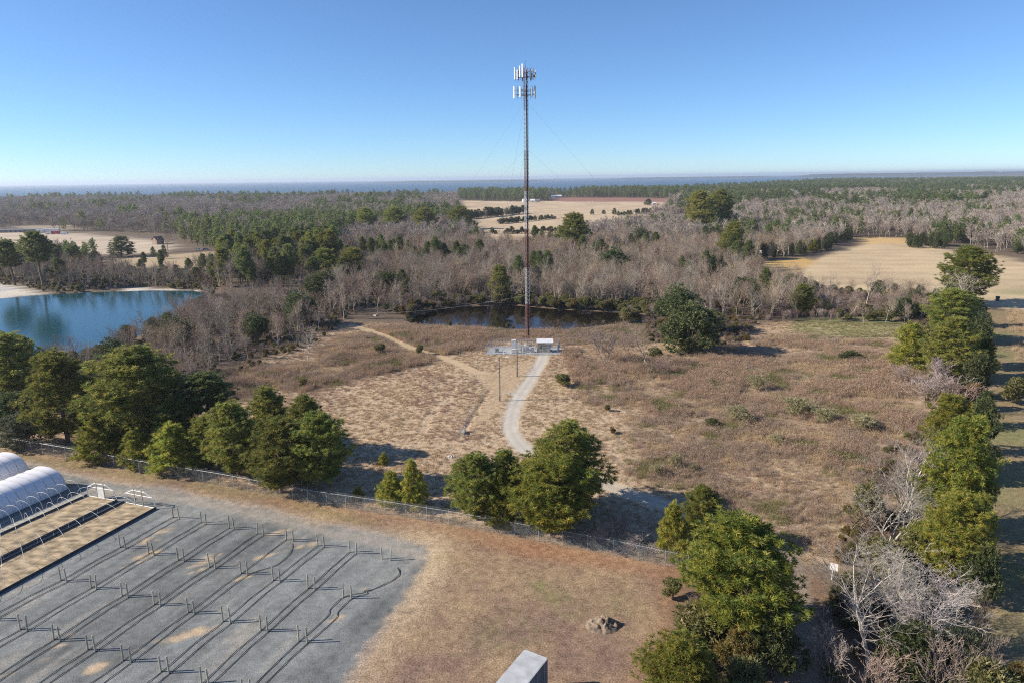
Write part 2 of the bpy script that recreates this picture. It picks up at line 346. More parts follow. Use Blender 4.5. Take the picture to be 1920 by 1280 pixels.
# drive, lane, track
col = lay(col, [0.50, 0.375, 0.225], sm(ldist(TRACK, X, Y) - 1.7 + wob * .8, 1.6) * 0.6)
col = lay(col, [0.44, 0.325, 0.205], sm(sdf(MOWSTRIP, X, Y) + wob * .8, 2.2) * 0.6)
dd = np.minimum(ldist(DRIVE, X, Y), ldist(PP([(975, 745), (965, 738), (955, 736)]), X, Y) + 1)
col = lay(col, [0.47, 0.36, 0.24], sm(dd - 3.0 + wob * .6, 1.2) * 0.6)
drv = np.stack([0.47 + 0.08 * (n2 - .5), 0.43 + 0.08 * (n2 - .5), 0.37 + 0.07 * (n2 - .5)], 1)
kd = sm(dd - 1.55 + wob * 0.22, 0.5); 
drv = np.where((Y < P(1000, 850)[1])[:, None], np.array([[.45, .39, .31]]), drv)
kd = kd * np.clip((ldist(DRIVE[:1 + len(DRIVE) * 7 // 12], X, Y) < 6) * 1.0 + 0.85, 0, 1)
col = col * (1 - kd[:, None]) + drv * kd[:, None]
rutd = np.abs(dd - 0.75)
col = col * (1 + (kd * (0.14 * sm(rutd - 0.3, 0.3)))[:, None])
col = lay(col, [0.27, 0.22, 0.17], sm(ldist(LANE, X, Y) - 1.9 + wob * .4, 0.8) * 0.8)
col = lay(col, [0.24, 0.19, 0.14], sm(ldist(DITCH, X, Y) - 0.25, 0.4) * 0.6)
kc = sm(sdf(COMP, X, Y) - 0.2, 0.5); col = lay(col, [0.37, 0.385, 0.40], kc)
col = lay(col, [0.62, 0.56, 0.47], np.maximum(sm(sdf(SAND_L, X, Y) + wob * .6, 1.5), sm(sdf(SAND_B, X, Y) + wob * .5, 1.2)))
col = lay(col, [0.40, 0.40, 0.42], sm(sdf(PP([(-100, 540), (0, 536), (25, 543), (0, 552), (-100, 560)]), X, Y) + wob, 2) * .8)
# right-hand mown strip and rough grass beyond it
col = lay(col, [0.30, 0.235, 0.12], sm(sdf(RIGHT, X, Y) + wob, 3) * 0.7)
col = lay(col, [0.50, 0.36, 0.19], sm(sdf(RIGHT, X, Y) + wob, 3) * np.clip((n1 - .45) * 5, 0, 1) * 0.8)
st = sm(sdf(STRIP, X, Y) + wob * .4, 1.2); col = lay(col, [0.27, 0.21, 0.12], st)
col = lay(col, [0.17, 0.19, 0.07], st * np.clip((n1 - 0.42) * 4, 0, 1) * 0.6)
# pond banks
dpd = np.minimum(sdf(POND_D, X, Y), sdf(POND_L, X, Y))
col = lay(col, [0.16, 0.115, 0.075], sm(np.abs(dpd) - 0.9, 1.2) * (np.minimum(sdf(SAND_L, X, Y), sdf(SAND_B, X, Y)) > 0) * .8)
# relief: tussocks in the rough grass, low lumps elsewhere, banks, far shore
rough = k * (1 - inm) * (1 - kd) * (1 - kc) * (1 - sm(sdf(MOWSTRIP, X, Y), 1)) * (1 - sm(ldist(TRACK, X, Y) - 2, 1)) * (1 - sm(ldist(LANE, X, Y) - 2, 1))
Z = near * (rough * (0.22 * (np.clip(fbm(X * 0.75, Y, 1.5, 3), .25, .75) - 0.5)) + (1 - rough) * (0.05 * (n2 - .5)))
Z -= near * (0.28 * sm(ldist(DITCH, X, Y) - 0.3, 0.35) + 0.14 * sum(sm(ldist(q, X, Y) - 0.2, 0.3) for q in RUTS))
Z -= 1.4 * sm(dpd + 0.2, 2.2)
Z = np.where(kd > .5, -0.03, Z); Z = np.where(ky > 0.5, -0.02 + 0.03 * (n2 - .5), Z); Z = np.where(kc > .5, 0.0, Z)
sea_d = Y - shore_y(X, Y)
Z = np.where(sea_d > 0, -4.0, Z)
idx = np.arange(NX * NY).reshape(NY, NX)
Q = np.stack([idx[:-1, :-1], idx[:-1, 1:], idx[1:, 1:], idx[1:, :-1]], -1).reshape(-1, 4)
zone = np.zeros(len(X), int)
zone[ky > 0.5] = 1; zone[(kd > 0.4)] = 2; zone[kc > 0.5] = 3; zone[(sm(ldist(LANE, X, Y) - 1.9, .6) > .5)] = 4
zone[sm(farfield, 4) > .5] = 5; zone[sm(ldist(TRACK, X, Y) - 2, .8) > .5] = 6
qz = np.median(zone[Q], axis=1).astype(int)

def ground_mat(name, nsc, amp, bump, bd, mid=0.35, rough=0.95):
    mt = bpy.data.materials.new(name); mt.use_nodes = True
    n = mt.node_tree.nodes; l = mt.node_tree.links; b = n['Principled BSDF']
    b.inputs['Roughness'].default_value = rough; b.inputs['Specular IOR Level'].default_value = 0.1
    at = n.new('ShaderNodeAttribute'); at.attribute_name = 'col'
    tc = n.new('ShaderNodeTexCoord')
    def nz(s, d=5, r=.6):
        q = n.new('ShaderNodeTexNoise'); q.inputs['Scale'].default_value = s; q.inputs['Detail'].default_value = d; q.inputs['Roughness'].default_value = r
        l.new(tc.outputs['Object'], q.inputs['Vector']); return q.outputs['Fac']
    a = nz(nsc); c = nz(mid, 4)
    def mr(x, lo, hi, f0=.3, f1=.7):
        q = n.new('ShaderNodeMapRange'); q.inputs['From Min'].default_value = f0; q.inputs['From Max'].default_value = f1
        q.inputs['To Min'].default_value = lo; q.inputs['To Max'].default_value = hi; l.new(x, q.inputs[0]); return q.outputs[0]
    mu = n.new('ShaderNodeMath'); mu.operation = 'MULTIPLY'
    l.new(mr(a, 1 - amp, 1 + amp), mu.inputs[0]); l.new(mr(c, 1 - amp * .45, 1 + amp * .45), mu.inputs[1])
    vm = n.new('ShaderNodeVectorMath'); vm.operation = 'SCALE'
    l.new(at.outputs['Color'], vm.inputs[0]); l.new(mu.outputs[0], vm.inputs['Scale'])
    l.new(vm.outputs[0], b.inputs['Base Color'])
    bp = n.new('ShaderNodeBump'); bp.inputs['Strength'].default_value = bump; bp.inputs['Distance'].default_value = bd
    l.new(a, bp.inputs['Height']); l.new(bp.outputs[0], b.inputs['Normal'])
    return mt
GM = {0: ground_mat('ground_soil', 6.0, 0.6, 0.45, 0.07, 1.1), 1: ground_mat('gravel', 8, 0.42, 0.6, 0.05, 1.1), 2: ground_mat('crushed_stone', 6, 0.2, 0.5, 0.05),
      3: ground_mat('pale_gravel', 8, 0.25, 0.5, 0.04), 4: ground_mat('lane_dirt', 4, 0.35, 0.7, 0.1), 5: ground_mat('field_stubble', 0.9, 0.2, 0.5, 0.2, 0.05), 6: ground_mat('track_sand', 4, 0.22, 0.5, 0.1)}
GN = {0: 'ground', 1: 'gravel_yard', 2: 'gravel_drive', 3: 'gravel_pad', 4: 'dirt_lane', 5: 'stubble_field', 6: 'sandy_track'}
GL = {0: 'tan winter grass and bare soil over the whole property', 1: 'blue grey gravel yard with sandy spots in the lower left', 2: 'pale gravel drive curving up to the tower compound',
      3: 'pale gravel pad inside the tower compound fence', 4: 'shaded dirt lane between the pines and the bare trees', 5: 'tan stubble fields beyond the woods', 6: 'worn sandy track across the field left of the compound'}
for z in GN:
    q = Q[qz == z]
    u, inv = np.unique(q, return_inverse=True)
    me = np_mesh(GN[z], np.stack([X[u], Y[u], Z[u]], 1), inv.reshape(-1, 4), col[u], True, [GM[z]])
    o = link(GN[z], me); o['kind'] = 'structure'; o['label'] = GL[z]
del n4, band, Q, qz

# ------------------------------------------------------------------ water
def watermat(name, body, rough, bscale, bstr, spec=0.5):
    mt = bpy.data.materials.new(name); mt.use_nodes = True
    n = mt.node_tree.nodes; l = mt.node_tree.links; b = n['Principled BSDF']
    b.inputs['Base Color'].default_value = tuple(body) + (1,); b.inputs['Roughness'].default_value = rough; b.inputs['IOR'].default_value = 1.33
    b.inputs['Specular IOR Level'].default_value = spec
    tc = n.new('ShaderNodeTexCoord'); mp = n.new('ShaderNodeMapping'); mp.inputs['Scale'].default_value = (0.6, 1.6, 1)
    q = n.new('ShaderNodeTexNoise'); q.inputs['Scale'].default_value = bscale; q.inputs['Detail'].default_value = 4
    l.new(tc.outputs['Object'], mp.inputs[0]); l.new(mp.outputs[0], q.inputs['Vector'])
    bp = n.new('ShaderNodeBump'); bp.inputs['Strength'].default_value = bstr; bp.inputs['Distance'].default_value = 0.1
    l.new(q.outputs['Fac'], bp.inputs['Height']); l.new(bp.outputs[0], b.inputs['Normal'])
    return mt
def grow(poly, d):
    c = np.mean(poly, 0); return [(c[0] + (x - c[0]) * (1 + d / max(np.hypot(x - c[0], y - c[1]), 1)), c[1] + (y - c[1]) * (1 + d / max(np.hypot(x - c[0], y - c[1]), 1))) for x, y in poly]
def sheet(name, poly, z, mt):
    me = bpy.data.meshes.new(name); me.from_pydata([(x, y, z) for x, y in poly], [], [tuple(range(len(poly)))]); me.update(); me.materials.append(mt)
    return link(name, me)
for nm, poly, mt, lb in (('dark_pond', POND_D, watermat('pond_dark_water', (0.010, 0.008, 0.006), 0.04, 1.2, 0.008, 0.4), 'dark still pond behind the tower compound'),
                         ('blue_pond', POND_L, watermat('pond_blue_water', (0.004, 0.052, 0.062), 0.14, 0.9, 0.12), 'large blue pond at the left with sandy bank')):
    o = sheet(nm, grow(poly, 2.0), -0.5, mt); o['kind'] = 'structure'; o['label'] = lb
o = sheet('sea', [(-40000, 900), (40000, 900), (40000, 27000), (-40000, 27000)], -1.2, watermat('sea_water', (0.012, 0.055, 0.10), 0.35, 0.05, 0.5))
o['kind'] = 'structure'; o['label'] = 'wide blue sound reaching to the horizon'

# ------------------------------------------------------------------ plants: generators
M_NEEDLE = leafmat('pine_needles', 0.48, 0.55, 0.24, 0.25, 0.015)
M_LEAF = leafmat('evergreen_leaves', 0.38, 0.5, 0.18, 0.3, 0.015)
M_BARK = leafmat('bark', 0.0, 0.9, 0.12, 0.1, 0.005)
M_TWIG = leafmat('bare_twigs', 0.0, 0.9, 0.3, 0.1, 0.022)
M_WEED = leafmat('dry_stalks', 0.25, 0.9, 0.16, 0.05, 0.012)
def unit(v): return v / np.maximum(np.linalg.norm(v, axis=-1, keepdims=True), 1e-9)
def tubes(P0, P1, R0, R1, n=3):
    P0, P1 = np.asarray(P0, float), np.asarray(P1, float); R0, R1 = np.asarray(R0)[:, None], np.asarray(R1)[:, None]
    d = unit(P1 - P0); a = unit(np.cross(d, np.where(np.abs(d[:, 2:3]) > .9, [[1., 0, 0]], [[0, 0, 1.]]))); b = np.cross(d, a)
    V = []
    for p, r in ((P0, R0), (P1, R1)):
        for k in range(n):
            t = 2 * math.pi * k / n; V.append(p + (a * math.cos(t) + b * math.sin(t)) * r)
    V = np.stack(V, 1).reshape(-1, 3); o = np.arange(len(P0))[:, None] * 2 * n
    F = np.concatenate([o + np.array([[k, (k + 1) % n, n + (k + 1) % n, n + k]]) for k in range(n)])
    return V, F
def tufts(r, C, D, m, L, w, outb=0.6, upb=0.3):
    N = len(C); rv = unit(r.normal(size=(N, m, 3)))
    b = unit(rv + outb * D[:, None, :] + np.array([0, 0, upb]))
    s = unit(np.cross(b, r.normal(size=(N, m, 3)))) * w
    ln = (L * r.uniform(.7, 1.2, (N, m)))[..., None]
    c = C[:, None, :] + rv * 0.05
    V = np.stack([c - s, c + s, c + b * ln], 2).reshape(-1, 3)
    F = np.arange(N * m * 3).reshape(-1, 3)
    return V, F
def mixcol(r, N, m, cols, p, vv=0.2, tipc=None):
    k = r.choice(len(cols), N, p=p); c = np.array(cols)[k] * r.uniform(1 - vv, 1 + vv, (N, 1))
    c = np.repeat(c[:, None, :], m * 3, 1).reshape(-1, 3)
    return c
class Kind: pass
KIND = {}
def reg(name, trunk, crown, h, tm, cm, tcol, ccol, cname='crown'):
    k = Kind(); k.h = h
    k.trunk = np_mesh(name + '_trunk', trunk[0], trunk[1], tcol, True, [tm])
    k.crown = np_mesh(name + '_crown', crown[0], crown[1], ccol, False, [cm]); k.cname = cname
    k.w = float(np.percentile(np.hypot(crown[0][:, 0], crown[0][:, 1]), 97)) * 2
    KIND.setdefault(name.rstrip('0123456789'), []).append(k)
def pine(name, seed, h, cw, base, nb, per, m, L, w, cols, p, up_=0.25, prof=None, low=False):
    r = np.random.default_rng(seed)
    nt = 7; tz = np.linspace(0, .97 * h, nt); off = np.cumsum(r.normal(0, .012 * h, (nt, 2)), 0) * np.linspace(0, 1, nt)[:, None]; off[0] = 0
    T = np.column_stack([off, tz]); rad = np.linspace(.017 * h, .004 * h, nt)
    S0, S1, A0, A1 = [*T[:-1]], [*T[1:]], [*rad[:-1]], [*rad[1:]]
    C, D = [], []
    az = r.uniform(0, 6.28)
    for i in range(nb):
        t = base + (0.985 - base) * ((i + r.uniform(0, .8)) / nb)
        u = (t - base) / (1 - base)
        pr = prof(u) if prof else (0.55 + 0.75 * u) * (u < .25) + (0.74 + 0.26 * math.sin(math.pi * (u * .8 + .1))) * (u >= .25) * math.sqrt(max(0, 1.02 - u ** 2.2))
        ln = cw * pr * r.uniform(.62, 1.12) + 0.15
        az += 2.4 + r.uniform(-.5, .5); el = up_ + 0.9 * u * u + r.normal(0, .12)
        d = np.array([math.cos(az) * math.cos(el), math.sin(az) * math.cos(el), math.sin(el)])
        p0 = np.array([np.interp(t * h, tz, T[:, 0]), np.interp(t * h, tz, T[:, 1]), t * h])
        p1 = p0 + d * ln * .55 + np.array([0, 0, -.03 * ln]); p2 = p0 + d * ln + np.array([0, 0, .10 * ln])
        br = .0045 * h * (1.1 - u)
        S0 += [p0, p1]; S1 += [p1, p2]; A0 += [br, br * .6]; A1 += [br * .6, br * .25]
        n = max(2, int(ln * per)); f = r.uniform(.32, 1.05, n) ** .8
        side = np.array([-d[1], d[0], 0]); side /= max(np.linalg.norm(side), 1e-6)
        q = np.where(f[:, None] < .55, p0 + (p1 - p0) * (f[:, None] / .55), p1 + (p2 - p1) * ((f[:, None] - .55) / .45))
        spread = (r.uniform(-.42, .42, n) * ln * (1.1 - np.abs(f - .6)))[:, None]
        c = q + side * spread + np.column_stack([r.normal(0, .12, (n, 2)), r.uniform(-.28, .42, n) * (.4 + ln * .3)])
        C.append(c); D.append(unit(np.repeat(d[None], n, 0) + side * np.sign(spread) * .5))
    C = np.concatenate(C); D = np.concatenate(D)
    V, F = tufts(r, C, D, m, L, w)
    TV, TF = tubes(S0, S1, A0, A1, 5 if not low else 3)
    reg(name, (TV, TF), (V, F), h, M_BARK, M_NEEDLE, [.17, .13, .10], mixcol(r, len(C), m, cols, p))
GREENP = [[0.245, 0.275, 0.065], [0.302, 0.308, 0.074], [0.382, 0.346, 0.089], [0.171, 0.221, 0.065], [0.319, 0.254, 0.116]]
YELP = [[0.303, 0.322, 0.061], [0.408, 0.369, 0.072], [0.226, 0.268, 0.061], [0.469, 0.4, 0.094]]
DARKP = [[0.157, 0.217, 0.075], [0.204, 0.25, 0.086], [0.269, 0.283, 0.092], [0.111, 0.159, 0.067], [0.316, 0.241, 0.151]]
for i in range(5): pine(f'pine{i}', 10 + i, 13, 3.5, .10 + .04 * (i % 3), 108, 9.5, 22, .35, .038, GREENP, [.31, .31, .2, .15, .03])
for i in range(4): pine(f'youngpine{i}', 30 + i, 7, 2.3, .05, 78, 8.0, 22, .33, .038, YELP, [.38, .3, .24, .08], prof=lambda u: (1.0 - u) ** .75 * .95 + .12)
for i in range(3): pine(f'yellowpine{i}', 36 + i, 12, 3.6, .14, 112, 10.5, 22, .33, .034, YELP, [.34, .26, .34, .06])
for i in range(4): pine(f'tallpine{i}', 40 + i, 18, 3.6, .42 + .05 * (i % 2), 80, 6.6, 17, .48, .06, DARKP, [.3, .32, .2, .13, .05])
for i in range(3): pine(f'farpine{i}', 50 + i, 18, 4.0, .16, 34, 1.7, 7, 1.15, .26, DARKP, [.3, .32, .22, .14, .02], low=True)

def bare(name, seed, h, levels, kids, lean=(0, 0), trunk_r=.014, open_=.75, start=.3, col=(.34, .29, .26), tip=(.30, .24, .215), tw=.011, multi=1, ratio=(.5, .5, .45, .4), up_=.12):
    r = np.random.default_rng(seed); S0, S1, A0, A1, LV = [], [], [], [], []
    def grow_(p, d, L, rad, lv):
        n = (6, 4, 3, 2, 2)[lv]; nodes = []
        for i in range(n):
            d = d + r.normal(0, .10 + .05 * lv, 3) + np.array([0, 0, up_ * (lv > 0)]); d /= np.linalg.norm(d)
            q = p + d * L / n; r1 = max(rad * (1 - .72 / n * (1 + .0 * i)), tw * .6)
            S0.append(p); S1.append(q); A0.append(rad); A1.append(r1); LV.append(lv); nodes.append((q, d.copy(), r1)); p = q; rad = r1
        if lv >= levels: return
        for c in range(kids[lv]):
            t = (start + (1 - start) * (c + r.uniform(0, 1)) / kids[lv]) if lv == 0 else r.uniform(.2, 1)
            q, dd, rr = nodes[min(int(t * n), n - 1)]
            a = r.normal(size=3); a -= a @ dd * dd; a /= np.linalg.norm(a)
            sp = open_ * r.uniform(.6, 1.25) * (1.1 - .45 * t if lv == 0 else 1)
            nd = dd * math.cos(sp) + a * math.sin(sp)
            grow_(q, nd, L * ratio[lv] * r.uniform(.7, 1.2) * (1.15 - .45 * t if lv == 0 else 1), max(rr * .62, tw), lv + 1)
    for s in range(multi):
        a = 6.28 * s / multi + r.uniform(0, 1); q = .16 if multi > 1 else 0
        grow_(np.array([math.cos(a) * q, math.sin(a) * q, 0.]), np.array([lean[0] + math.cos(a) * q * 1.2, lean[1] + math.sin(a) * q * 1.2, 1.]), h * .8 * r.uniform(.85, 1), trunk_r * h, 0)
    S0, S1, A0, A1, LV = map(np.array, (S0, S1, A0, A1, LV))
    z = np.maximum(S0[:, 2], S1[:, 2]).max(); f = h / z
    S0, S1 = S0 * f, S1 * f
    t = LV < 2
    tv = tubes(S0[t], S1[t], A0[t], A1[t], 5); cv = tubes(S0[~t], S1[~t], A0[~t], A1[~t], 3)
    jit = lambda n, k: np.repeat(r.uniform(.82, 1.18, (n, 1)), 2 * k, 0)
    reg(name, tv, cv, h, M_BARK, M_TWIG, np.array([col]) * jit(t.sum(), 5), np.array([tip]) * jit((~t).sum(), 3))
for i in range(5): bare(f'bare{i}', 60 + i, 13, 3, (13, 8, 6), open_=.85, start=.18, tw=.014, ratio=(.58, .5, .48), col=((.37, .31, .25), (.32, .26, .205), (.42, .37, .32), (.34, .27, .21), (.37, .33, .285))[i], tip=((.335, .27, .205), (.29, .22, .165), (.375, .325, .265), (.335, .24, .175), (.30, .26, .21))[i])
for i in range(4): bare(f'slim{i}', 70 + i, 13, 3, (13, 7, 5), open_=.62, start=.15, tw=.015, ratio=(.46, .52, .5), col=(.37, .31, .26), tip=((.335, .265, .195), (.31, .255, .20), (.365, .305, .24), (.33, .235, .17))[i], up_=.16)
for i in range(4): bare(f'hero{i}', 80 + i, 11, 4, (9, 7, 5, 4), open_=.75, start=.2, tw=.008, trunk_r=.012, col=(.47, .43, .385), tip=(.45, .40, .35), multi=(1, 2, 3, 1)[i], lean=((0, 0), (0, 0), (0, 0), (.55, -.1))[i], ratio=(.62, .5, .45, .45))
for i in range(3): bare(f'farbare{i}', 90 + i, 13, 2, (13, 12), open_=.75, start=.15, tw=.07, ratio=(.5, .5, .4), col=(.33, .28, .24), tip=((.33, .28, .235), (.345, .28, .23), (.31, .27, .235))[i])
for i in range(3): bare(f'thicket{i}', 95 + i, 4, 3, (6, 5, 4), open_=.6, start=.1, tw=.012, multi=5, trunk_r=.007, ratio=(.6, .5, .5), col=(.27, .21, .18), tip=((.30, .215, .18), (.26, .195, .165), (.33, .27, .245))[i])

def leafy(name, seed, h, rx, lumps, n, m, L, w, cols, p, z0=.35, flat=1.0):
    r = np.random.default_rng(seed); C, D, S0, S1 = [], [], [], []
    for i in range(lumps):
        a = r.uniform(0, 6.28); q = r.uniform(0, .68) * rx * (0 if i == 0 else 1); z = h * (z0 + (.86 - z0) * r.uniform(0, 1) * (1 - .35 * q / rx)); rr = rx * r.uniform(.34, .6)
        if i == 0: z = h * .76
        c = np.array([q * math.cos(a), q * math.sin(a), z])
        k = int(n / lumps); d = unit(r.normal(size=(k, 3))); rad = rr * r.uniform(.55, 1.08, (k, 1)) ** .7
        pt = c + d * rad * np.array([1, 1, min(.9, .55 + .1 * h / rx) * flat])
        ok = (pt[:, 2] > .12) & (pt[:, 2] < h * 1.02)
        C.append(pt[ok]); D.append(d[ok]); S0.append(np.array([0, 0, .0])); S1.append(c)
    C = np.concatenate(C); D = np.concatenate(D)
    V, F = tufts(r, C, D, m, L, w, .5, .2)
    TV, TF = tubes(S0, S1, np.full(len(S0), .012 * h + .015), np.full(len(S0), .01), 4)
    reg(name, (TV, TF), (V, F), h, M_BARK, M_LEAF, [.18, .14, .11], mixcol(r, len(C), m, cols, p))
OLIVE = [[0.24, 0.222, 0.084], [0.186, 0.192, 0.072], [0.288, 0.246, 0.108], [0.156, 0.156, 0.066]]
DARKG = [[0.098, 0.125, 0.051], [0.134, 0.157, 0.061], [0.173, 0.186, 0.068], [0.07, 0.097, 0.043]]
PALE = [[.40, .37, .20], [.35, .32, .17], [.44, .39, .24], [.29, .25, .14]]
for i in range(3): leafy(f'olive{i}', 110 + i, 3.2, 1.8, 7, 620, 10, .24, .055, OLIVE, [.3, .3, .2, .2])
for i in range(3): leafy(f'broad{i}', 120 + i, 9, 4.2, 14, 1500, 10, .42, .09, DARKG, [.3, .35, .2, .15], .2)
for i in range(2): leafy(f'pale{i}', 130 + i, 2.4, 1.5, 8, 300, 9, .26, .025, PALE, [.3, .3, .2, .2])
for i in range(2): leafy(f'gray{i}', 134 + i, 5, 2.8, 9, 900, 10, .3, .05, [[.15, .165, .10], [.12, .135, .08], [.18, .19, .125], [.09, .1, .055]], [.3, .3, .2, .2], .2)
for i in range(2): leafy(f'tawny{i}', 138 + i, 4, 2.0, 7, 700, 10, .26, .05, [[.24, .165, .055], [.19, .145, .05], [.15, .125, .045], [.28, .2, .09]], [.3, .3, .2, .2])
for i in range(2):
    pine(f'cedar{i}', 140 + i, 7, 2.0, .03, 70, 5.5, 12, .32, .06, DARKG, [.3, .35, .2, .15], up_=.5, prof=lambda u: math.sqrt(max(0.02, 1 - u ** 1.6)) * .95)

# ------------------------------------------------------------------ plants: placing single ones
GROUPS = {}
def put(kind, x, y, h, wid=None, label=None, group=None, name=None, cat='tree', var=None, r=rng, z=-.08, rz=None):
    ks = KIND[kind]; k = ks[int(r.integers(len(ks))) if var is None else var % len(ks)]
    s = h / k.h; sx = s if wid is None else wid / k.w
    t = thing(name or 'tree', label, cat, (x, y, z), float(r.uniform(0, 6.28)) if rz is None else rz, group)
    t.scale = (sx, sx, s)
    link('trunk' if cat == 'tree' else 'stem', k.trunk, t); link('crown' if cat == 'tree' else 'foliage', k.crown, t)
    return t
TAKEN = []
def at(kind, bx, by, ty, wpx=None, label=None, name='pine_tree', cat='tree', group=None, var=None, rz=None):
    x, y = P(bx, by); h = height_at(x, y, ty); wd = wpx * mpp(x, y) if wpx else None
    TAKEN.append((x, y, (wd or h * .5) * .38))
    return put(kind, x, y, h, wd, label, group, name, cat, var, rz=rz)
# pines along the fence, left to right
at('pine', 40, 760, 632, 115, 'tall dark pine at the left edge with the blue pond behind', var=1)
at('pine', 128, 828, 666, 125, 'tall pine second from the left edge, trunk showing below its crown', var=0)
at('pine', 268, 838, 660, 172, 'broadest tall pine of the left group behind the hoop houses', var=2)
at('tallpine', 402, 832, 700, 118, 'dark shaded pine standing between the broad pine and the fence pines', var=1)
at('broad', 30, 800, 728, 85, 'round dark evergreen below the leftmost pine', name='evergreen_tree', var=0)
at('gray', 45, 838, 772, 105, 'grey green bush against the fence at the far left', name='bush', cat='bush', var=0)
at('youngpine', 188, 862, 783, 92, 'small bright pine at the fence behind the hoop houses', var=0)
at('youngpine', 330, 882, 795, 104, 'low bushy pine at the fence right of the hoop houses', var=1)
at('pine', 448, 892, 756, 108, 'bright pine at the fence, left neighbour of the big double pine', var=3)
at('pine', 510, 852, 733, 84, 'pine with round top behind the fence pines, beside the open field', var=4)
at('pine', 578, 858, 746, 84, 'slightly smaller pine at the field edge, right of the round topped pine', var=0)
at('pine', 528, 922, 794, 120, 'left half of the big double pine leaning over the fence', var=1)
at('pine', 604, 918, 780, 112, 'right half of the big double pine casting the long shadow', var=2)
at('youngpine', 735, 948, 886, 58, 'short left pine of the small pair behind the fence', var=2)
at('youngpine', 776, 950, 866, 60, 'taller right pine of the small pair behind the fence', var=3)
at('youngpine', 672, 936, 912, 28, 'tiny pine sapling just behind the fence', var=0)
at('youngpine', 719, 870, 848, 22, 'tiny pine sapling alone in the tan grass', var=1)
at('pine', 895, 974, 851, 112, 'leftmost pine of the centre clump', var=3)
at('pine', 955, 968, 849, 66, 'slender pine in the middle of the centre clump', var=4)
at('youngpine', 942, 990, 888, 64, 'bright yellow green young pine at the front of the centre clump', var=0)
at('pine', 1064, 955, 800, 152, 'tallest pine of the centre clump beside the gravel drive', var=0)
at('yellowpine', 1035, 1000, 865, 158, 'wide yellow green pine at the front of the centre clump', var=0)
at('youngpine', 1262, 1046, 944, 72, 'front pine of the pair at the fence corner', var=1)
at('pine', 1312, 1024, 917, 74, 'rear pine of the pair at the fence corner', var=2)
at('yellowpine', 1388, 1200, 986, 222, 'biggest near pine beside the dirt lane', var=1)
at('yellowpine', 1275, 1345, 1193, 150, 'pine cut by the bottom edge below the biggest pine', var=2)
at('olive', 1300, 1225, 1150, 110, 'olive bush under the biggest near pine', 'bush', 'bush', var=0)
at('tawny', 1385, 1275, 1175, 95, 'brown vine covered bush below the biggest pine', 'bush', 'bush', var=0)
at('broad', 1450, 1270, 1150, 110, 'dark evergreen bush beside the shaded dirt lane', 'bush', 'bush', var=1)
at('olive', 1395, 1330, 1235, 120, 'olive bush at the bottom edge right of the cut off pine', 'bush', 'bush', var=1)
at('olive', 1262, 1120, 1080, 40, 'low olive bush at the left foot of the biggest pine', 'bush', 'bush', var=2)
at('olive', 1318, 1085, 1035, 55, 'olive bush between the corner pair and the biggest pine', 'bush', 'bush', var=0)
# the row along the mown strip at the right, far to near
at('pine', 1806, 572, 468, 96, 'tall pine at the far end of the right hand row, before the stubble field', var=2)
at('bare', 1790, 578, 500, 92, 'grey bare tree tangled in the tall pine at the far end of the row', 'bare_tree', var=2)
at('pine', 1778, 640, 546, 96, 'second pine from the far end of the right hand row', var=1)
at('bare', 1812, 648, 575, 80, 'brown bare tree beside the second pine of the row', 'bare_tree', var=1)
at('broad', 1828, 690, 585, 62, 'dark evergreen on the strip side of the right hand row', 'evergreen_tree', var=2)
at('youngpine', 1702, 690, 611, 74, 'left pine of the wide group in the right hand row', var=2)
at('pine', 1768, 712, 598, 98, 'right pine of the wide group in the right hand row', var=3)
at('broad', 1828, 745, 655, 60, 'dark shaded evergreen behind the wide group of the row', 'evergreen_tree', var=0)
at('thicket', 1740, 765, 690, 110, 'pinkish grey thicket in front of the wide pine group', 'thicket', 'bush', var=2)
at('thicket', 1790, 770, 705, 90, 'bare brush thicket left of the tawny bush', 'thicket', 'bush', var=0)
at('tawny', 1822, 768, 712, 62, 'tawny bush at the edge of the mown strip', 'bush', 'bush', var=1)
at('broad', 1832, 850, 745, 60, 'dark evergreen right of the yellow green pines by the strip', 'evergreen_tree', var=1)
at('yellowpine', 1768, 885, 749, 84, 'upper yellow green pine of the right hand row', var=0)
at('yellowpine', 1768, 1000, 795, 120, 'big yellow green pine in the middle of the right hand row', var=2)
at('pine', 1820, 985, 855, 60, 'narrow dark pine on the strip side of the big yellow green pine', var=4)
at('yellowpine', 1772, 1095, 932, 122, 'nearest yellow green pine of the right hand row', var=1)
at('olive', 1622, 985, 905, 78, 'olive bush behind the pale bare tree of the row', 'bush', 'bush', var=1)
at('olive', 1650, 1085, 1010, 110, 'olive bush to the right of the white sign', 'bush', 'bush', var=2)
at('tawny', 1720, 1060, 985, 90, 'brown green bush in front of the big yellow green pine', 'bush', 'bush', var=0)
at('hero', 1690, 990, 806, 185, 'pale bare tree with fan of branches left of the yellow green pines', 'bare_tree', var=0, rz=1.0)
at('hero', 1668, 1020, 868, 175, 'pale many stemmed bare tree below the fan shaped one', 'bare_tree', var=2, rz=0.3)
at('hero', 1620, 1272, 1020, 270, 'white barked bare tree with long low limbs near the bottom edge', 'bare_tree', var=0, rz=2.2)
at('hero', 1700, 1230, 1022, 250, 'many stemmed pale bare tree behind the white barked one', 'bare_tree', var=1, rz=0.8)
at('hero', 1738, 1240, 1035, 220, 'pale bare tree with upright trunk right of the many stemmed one', 'bare_tree', var=2, rz=4.0)
at('hero', 1716, 1255, 1085, 210, 'pale bare tree leaning right over the mown strip', 'bare_tree', var=3, rz=0.1)
at('thicket', 1555, 1275, 1170, 120, 'tangle of pale bare branches beside the dirt lane', 'thicket', 'bush', var=2)
at('thicket', 1640, 1320, 1205, 130, 'brown brush at the foot of the white barked tree', 'thicket', 'bush', var=0)
